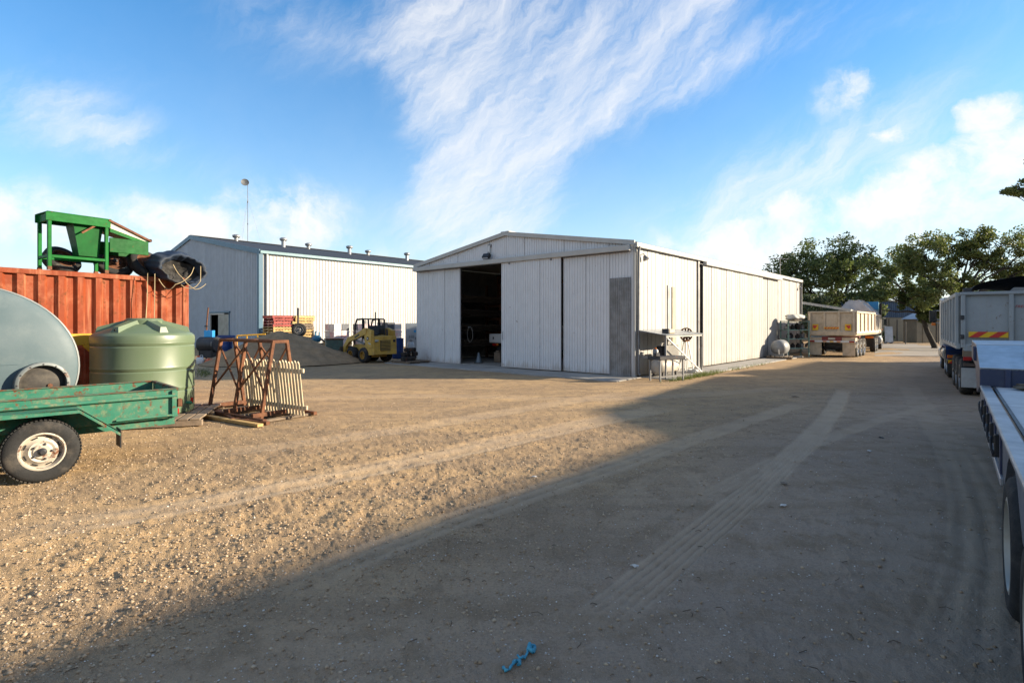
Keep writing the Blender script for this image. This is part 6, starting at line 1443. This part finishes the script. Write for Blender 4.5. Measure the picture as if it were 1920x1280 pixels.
    MB().box((4.9, -W / 2, 1.15), (1.2, W - .5, .75), b=.08).build('bonnet', PW, t); MB().box((5.5, -W / 2, .55), (.3, W - .1, .3), b=.05).build('bumper', CHR, t); MB().box((5.52, -W / 2, 1.1), (.06, .9, .6), b=.02).build('grille', CHR, t)
    MB().tube([(3.95, -.05, 2.1), (3.95, .22, 2.1), (3.95, .24, 1.7), (3.95, -.05, 1.65)], .02, 6).build('mirror_arm', CHR, t); MB().box((3.93, .17, 1.90), (.06, .22, .42), b=.02).build('mirror', GLASS, t); MB().box((3.93, .15, 1.62), (.08, .12, .10), b=.01).build('marker_lamp', ORANGEL, t)
    MB().tube([(2.2, -.04, .9), (2.2, -.04, 2.35), (2.15, -.04, 2.45)], .09, 12).build('exhaust_stack', PW, t, smooth=50)
    for y, s in ((.0, 1), (-W, -1)):
        for x in (.5, 1.5):
            make_wheel(t, (x, y - s * .05, .42), .42, .26, (0, s, 0), .27, CHR, 0, 6)
        g = MB(); pts = [(-.08, .62), (-.05, .86), (.06, .95), (1.94, .95), (2.06, .86)]
        for (a, b) in zip(pts[:-1], pts[1:]): g.prism([(a[0], y, a[1]), (b[0], y, b[1]), (b[0], y, b[1] - .02), (a[0], y, a[1] - .02)], (0, -s * .6, 0))
        g.prism([(-.08, y, .62), (-.05, y, .86), (-.05, y - s * .6, .86), (-.08, y - s * .6, .62)], (.02, 0, 0)); g.build('mudguard', BL, t)
        MB().box((-.07, y - s * .12, .66), (.04, .18, .1), b=.012).build('tail_lamp', ORANGEL, t)
        MB().box((-.06, y - s * .3, .34), (.02, .55, .36)).build('mud_flap', BLACK, t)
        stripes(t, (-.075, y - s * .05, .46), (0, -s, 0), (0, 0, 1), .42, .10, 2, (-1, 0, 0), 1.0, 'hazard_plate')
        make_wheel(t, (4.6, y - s * .08, .42), .42, .26, (0, s, 0), .27, CHR, 0, 6); MB().lathe([(.001, -.45), (.26, -.45), (.28, -.4), (.28, .4), (.26, .45), (.001, .45)], 20, AX((1, 0, 0), (3.1, y - s * .3, .62))).build('fuel_tank', CHR, t, smooth=40)
    for x in (.5, 1.5, 4.6): MB().tube([(x, -.3, .42), (x, -W + .3, .42)], .06, 8).build('axle', DARKSTEEL, t)
right_tipper()

# ------------------------------------------------------------------ low loader at the right edge
def low_loader():
    rz = math.atan2(.777, .63)
    t = thing('low_loader', 'dark blue low loader trailer with pale deck at the right edge', 'trailer', (2.80, 3.09, 0), rz)
    NB = pm('navy_paint', (.018, .032, .085), .4, var=.12, damt=.3, dirt=(.10, .10, .11), dscale=5)
    DK = pm('pale_deck', (.50, .51, .50), .55, var=.08, vs=2, damt=.35, dscale=4, dirt=(.27, .26, .25), bump=.2, bs=50)
    SR = pm('rub_rail_steel', (.36, .36, .37), .4, .5, var=.15, damt=.3, dirt=(.18, .16, .15))
    W = 2.3; zd = .96; xe = 3.72
    for k in range(4):
        xa, xb = -2.6 + k * 1.58, -2.6 + (k + 1) * 1.58 - .006
        MB().box(((xa + xb) / 2, -W / 2 - .03, zd - .012), (xb - xa, W - .2, .024), b=.002).build('deck_plate', DK, t)
    MB().box(((xe - 2.6) / 2, -.045, zd - .004), (xe + 2.6, .09, .035), b=.008).build('rub_rail', SR, t); MB().box(((xe - 2.6) / 2, -.115, zd + .003), (xe + 2.6, .022, .012)).build('edge_strip', DARKSTEEL, t)
    MB().box(((xe - 2.6) / 2, -W + .045, zd - .004), (xe + 2.6, .09, .035), b=.008).build('rub_rail', SR, t)
    # side beam with the arch over the wheel
    arch = [(-.62 + .0, .60)] + [(.62 * math.cos(math.pi - a * math.pi / 10) * 1.0, .40 + .50 * math.sin(a * math.pi / 10)) for a in range(1, 10)]
    pts = [(-2.6, .60), (-.60, .60)] + [(.56 * math.cos(math.pi * (1 - a / 10)), .42 + .47 * math.sin(math.pi * a / 10)) for a in range(2, 9)] + [(.60, .60), (4.35, .56), (4.62, .70), (4.75, .93), (-2.6, .93)]
    for y in (-.03, -W + .08): MB().prism([(x, y, z) for x, z in pts], (0, -.04, 0)).build('side_beam', pm('beam_grey', (.15, .165, .20), .45, .2, var=.15, damt=.3, dirt=(.1, .1, .11)) if y > -1 else NB, t)
    MB().box((2.6, -.022, .605), (3.9, .022, .05), b=.005).build('beam_flange', SR, t)
    for k, x in enumerate((1.15, 1.75, 2.35, 2.95, 3.45)):
        h = MB().box((x, -.018, .76), (.07, .03, .16), b=.006).build('tie_down_clamp', BLACK, t)
        MB().tube([(x - .03, .004, .70), (x - .01, .012, .73), (x + .04, .014, .79), (x + .08, .008, .81)], .009, 8).build('lever', BLACK, h); MB().box((x, .0, .70), (.05, .02, .05), b=.006).build('hook', DARKSTEEL, h)
    for x in (.8, 1.45, 2.05, 2.65, 3.2): MB().box((x, -.024, .765), (.05, .014, .28), b=.003).build('side_bracket', NB, t)
    wr = pm('trailer_rim', (.40, .38, .33), .45, .2, var=.1, damt=.4, dirt=(.26, .2, .13))
    for x in (0, -1.15):
        for y, s in ((-.005, 1), (-W + .005, -1)): make_wheel(t, (x, y, .395), .395, .26, (0, s, 0), .265, wr, 0, 8, dish=-.06)
        MB().tube([(x, -.3, .395), (x, -W + .3, .395)], .06, 8).build('axle', DARKSTEEL, t)
    MB().box((.5, -W / 2, .7), (6, .5, .3)).build('spine_beam', NB, t)
    # gooseneck: riser, tread-plate ramp, top
    MB().box((xe + .03, -W / 2, 1.055), (.04, W, .215), b=.006).build('riser', NB, t)
    for k in range(3): MB().box((xe + .004, -.62 - k * .68, 1.11), (.02, .5, .03)).build('riser_slot', BLACK, t)
    for k in range(4): MB().box((xe - .005, -.28 - k * .66 + .05, 1.05), (.03, .05, .2), b=.006).build('riser_rib', NB, t)
    a, b = (xe + .01, 1.165), (xe + 1.2, 1.385)
    MB().prism([(a[0], .0, a[1]), (b[0], .0, b[1]), (b[0], .0, b[1] - .02), (a[0], .0, a[1] - .02)], (0, -W, 0)).build('ramp_plate', pm('tread_plate', (.40, .43, .46), .42, .4, var=.12, damt=.3, dirt=(.22, .22, .22), bump=.5, bs=45), t)
    d = Vector((b[0] - a[0], 0, b[1] - a[1]))
    MB().box((a[0] + .55, -.55, 1.30), (.18, .3, .012), rot=(0, -math.atan2(d.z, d.x), 0)).build('hand_hole', BLACK, t)
    MB().prism([(xe + .05, -.0, .95), (xe + .05, -.0, 1.15), (b[0], .0, b[1] - .025), (xe + 3.4, .0, b[1] - .025), (xe + 3.4, .0, 1.12), (xe + 1.5, .0, 1.10), (xe + 1.0, .0, .80)], (0, -.05, 0)).build('gooseneck_side', NB, t)
    MB().prism([(xe + .05, -W + .05, .95), (xe + .05, -W + .05, 1.15), (b[0], -W + .05, b[1] - .025), (xe + 3.4, -W + .05, b[1] - .025), (xe + 3.4, -W + .05, 1.12), (xe + 1.5, -W + .05, 1.10), (xe + 1.0, -W + .05, .80)], (0, -.05, 0)).build('gooseneck_side', NB, t)
    MB().box((b[0] + 1.05, -W / 2, b[1] - .01), (2.15, W, .02)).build('gooseneck_top', MATS['tread_plate'], t)
    for k in range(3): MB().box((b[0] - .12 + k * .2, .012, b[1] - .12), (.04, .03, .17), b=.004).build('side_bracket', NB, t)
    rf = MB().box((xe - .012, -1.02, 1.0), (.012, .13, .10)).build('reflector', HR, t, 'red and white striped reflector on the riser')
    MB().prism([(xe - .019, -.957, .95), (xe - .019, -.957, .985), (xe - .019, -1.05, 1.05), (xe - .019, -1.083, 1.05), (xe - .019, -1.083, 1.04)], (-.003, 0, 0)).build('white_bar', WHITEP, rf)
    for (x, y, l) in ((2.75, -.85, .5), (1.9, -.75, .45)): MB().box((x, y, zd + .006), (.035, l, .012)).build('deck_slot', BLACK, t)
    # things left on it
    c, s = math.cos(rz), math.sin(rz)
    def LP(x, y, z): return (2.80 + c * x - s * y, 3.09 + s * x + c * y, z)
    o = blob_mesh(.10, .16, .035, 44, 12, .3, .8).build('rag', pm('brown_rag', (.13, .105, .075), .85, var=.3, vs=20), smooth=70); o.location = LP(3.5, -.42, zd); o.rotation_euler = (0, 0, rz); tag(o, 'crumpled brown rag on the deck by the blue riser', 'rag')
    o = blob_mesh(.07, .15, .028, 47, 12, .3, .8).build('rag', MATS['brown_rag'], smooth=70); o.location = LP(3.42, -.72, zd); o.rotation_euler = (0, 0, rz + .3); tag(o, 'small flat brown rag right of the crumpled one', 'rag')
    q = thing('timber_chock', 'short timber offcut lying on the top of the low loader ramp', 'timber', LP(b[0] + .25, -.72, b[1]), rz + R(60)); MB().box((0, 0, .03), (.5, .1, .055), rot=(0, R(3), 0), b=.008).build('timber', TIMBER, q); MB().box((.12, .02, .062), (.12, .06, .012)).build('splinter', TIMBER, q)
low_loader()

# ------------------------------------------------------------------ things on the ground in front
def ground_bits():
    x, y = gp(972, 1236); t = thing('blue_rope', 'frayed scrap of bright blue rope on the dirt in the foreground', 'rope', (x, y, yz(x, y)))
    m = pm('rope_blue', (.02, .17, .27), .6, var=.25, vs=30, col2=(.06, .32, .42), damt=.3, dscale=40, dirt=(.12, .17, .18)); r = random.Random(12)
    def strand(pts, rad, nm='strand'):
        q = []
        P = [Vector((*gp(a, b), 0)) - Vector((x, y, 0)) for a, b in pts]
        for i in range(len(P) - 1):
            for k in range(4): q.append(P[i].lerp(P[i+1], k / 4) + Vector((r.uniform(-.003, .003), r.uniform(-.003, .003), rad + .006 + r.uniform(0, .008))))
        q.append(P[-1] + Vector((0, 0, rad))); MB().tube(q, [rad * r.uniform(.75, 1.15) for _ in q], 6).build(nm, m, t, smooth=60)
    strand([(944, 1254), (948, 1260), (957, 1258), (960, 1248), (968, 1241)], .007); strand([(962, 1244), (970, 1240), (975, 1247), (972, 1250), (976, 1240)], .007)
    strand([(970, 1232), (974, 1237), (984, 1236), (988, 1228), (991, 1216), (993, 1210)], .006); strand([(993, 1210), (991, 1220), (998, 1226), (1003, 1217), (997, 1214), (994, 1222)], .010)
    strand([(957, 1250), (972, 1240), (986, 1228)], .004); strand([(996, 1224), (1000, 1226), (1003, 1220), (999, 1215)], .008)
    PAP = pm('paper', (.55, .53, .49), .7, var=.1)
    for i, (px, py, s, lab) in enumerate(((1467, 946, .05, 'pale torn paper scrap on the tyre track, right of the foreground'), (1470, 908, .06, 'flat tan leaf scrap lying across the tyre track'), (1630, 848, .05, 'tiny pale scrap on the shaded dirt toward the trailers'), (1190, 1063, .035, 'small white chip of stone left of the tyre track'), (1002, 898, .04, 'pale scrap beside the edge of the long shadow'), (1652, 822, .05, 'dark leaf scrap on the shaded dirt by the low loader'), (1490, 745, .09, 'dark clod of earth on the lane before the shed side'))):
        X, Yy = gp(px, py); mm = MB(); rr_ = random.Random(i + 60); n = 9; vs = []
        for k in range(n):
            a = 2 * math.pi * k / n; q = s * rr_.uniform(.45, 1); vs.append((q * math.cos(a), q * math.sin(a) * .7, .006 + rr_.uniform(0, .012)))
        mm.add(vs + [(0, 0, .022)] + [(v[0] * .96, v[1] * .96, v[2] - .005) for v in vs] + [(0, 0, .014)], [(k, (k + 1) % n, n) for k in range(n)] + [(n + 1 + (k + 1) % n, n + 1 + k, 2 * n + 1) for k in range(n)] + [(k, n + 1 + k, n + 1 + (k + 1) % n, (k + 1) % n) for k in range(n)])
        o = mm.build('scrap', (PAP, TIMBER, PAP, PAP, PAP, BLACK, SCR)[i]); o.location = (X, Yy, yz(X, Yy) + .002); o.rotation_euler = (0, 0, rr_.uniform(0, 6)); tag(o, lab, 'scrap')
    # dry twigs
    r = random.Random(77); m = MB()
    for k in range(260):
        D = 1.9 * (9 / 1.9) ** r.random(); X = (r.uniform(-40, 1960) - 960) / F * D; a = r.uniform(0, 3.14); l = r.uniform(.02, .07); z = yz(X, D)
        m.tube([(X, D, z + .006), (X + l * math.cos(a) * .5, D + l * math.sin(a) * .5, z + .012), (X + l * math.cos(a + .3), D + l * math.sin(a + .3), z + .005)], .0022, 4)
    o = m.build('twigs', pm('twig', (.16, .11, .07), .9, var=.3)); o['kind'] = 'stuff'; o['label'] = 'dry twigs scattered over the dirt yard'; o['category'] = 'twigs'
ground_bits()
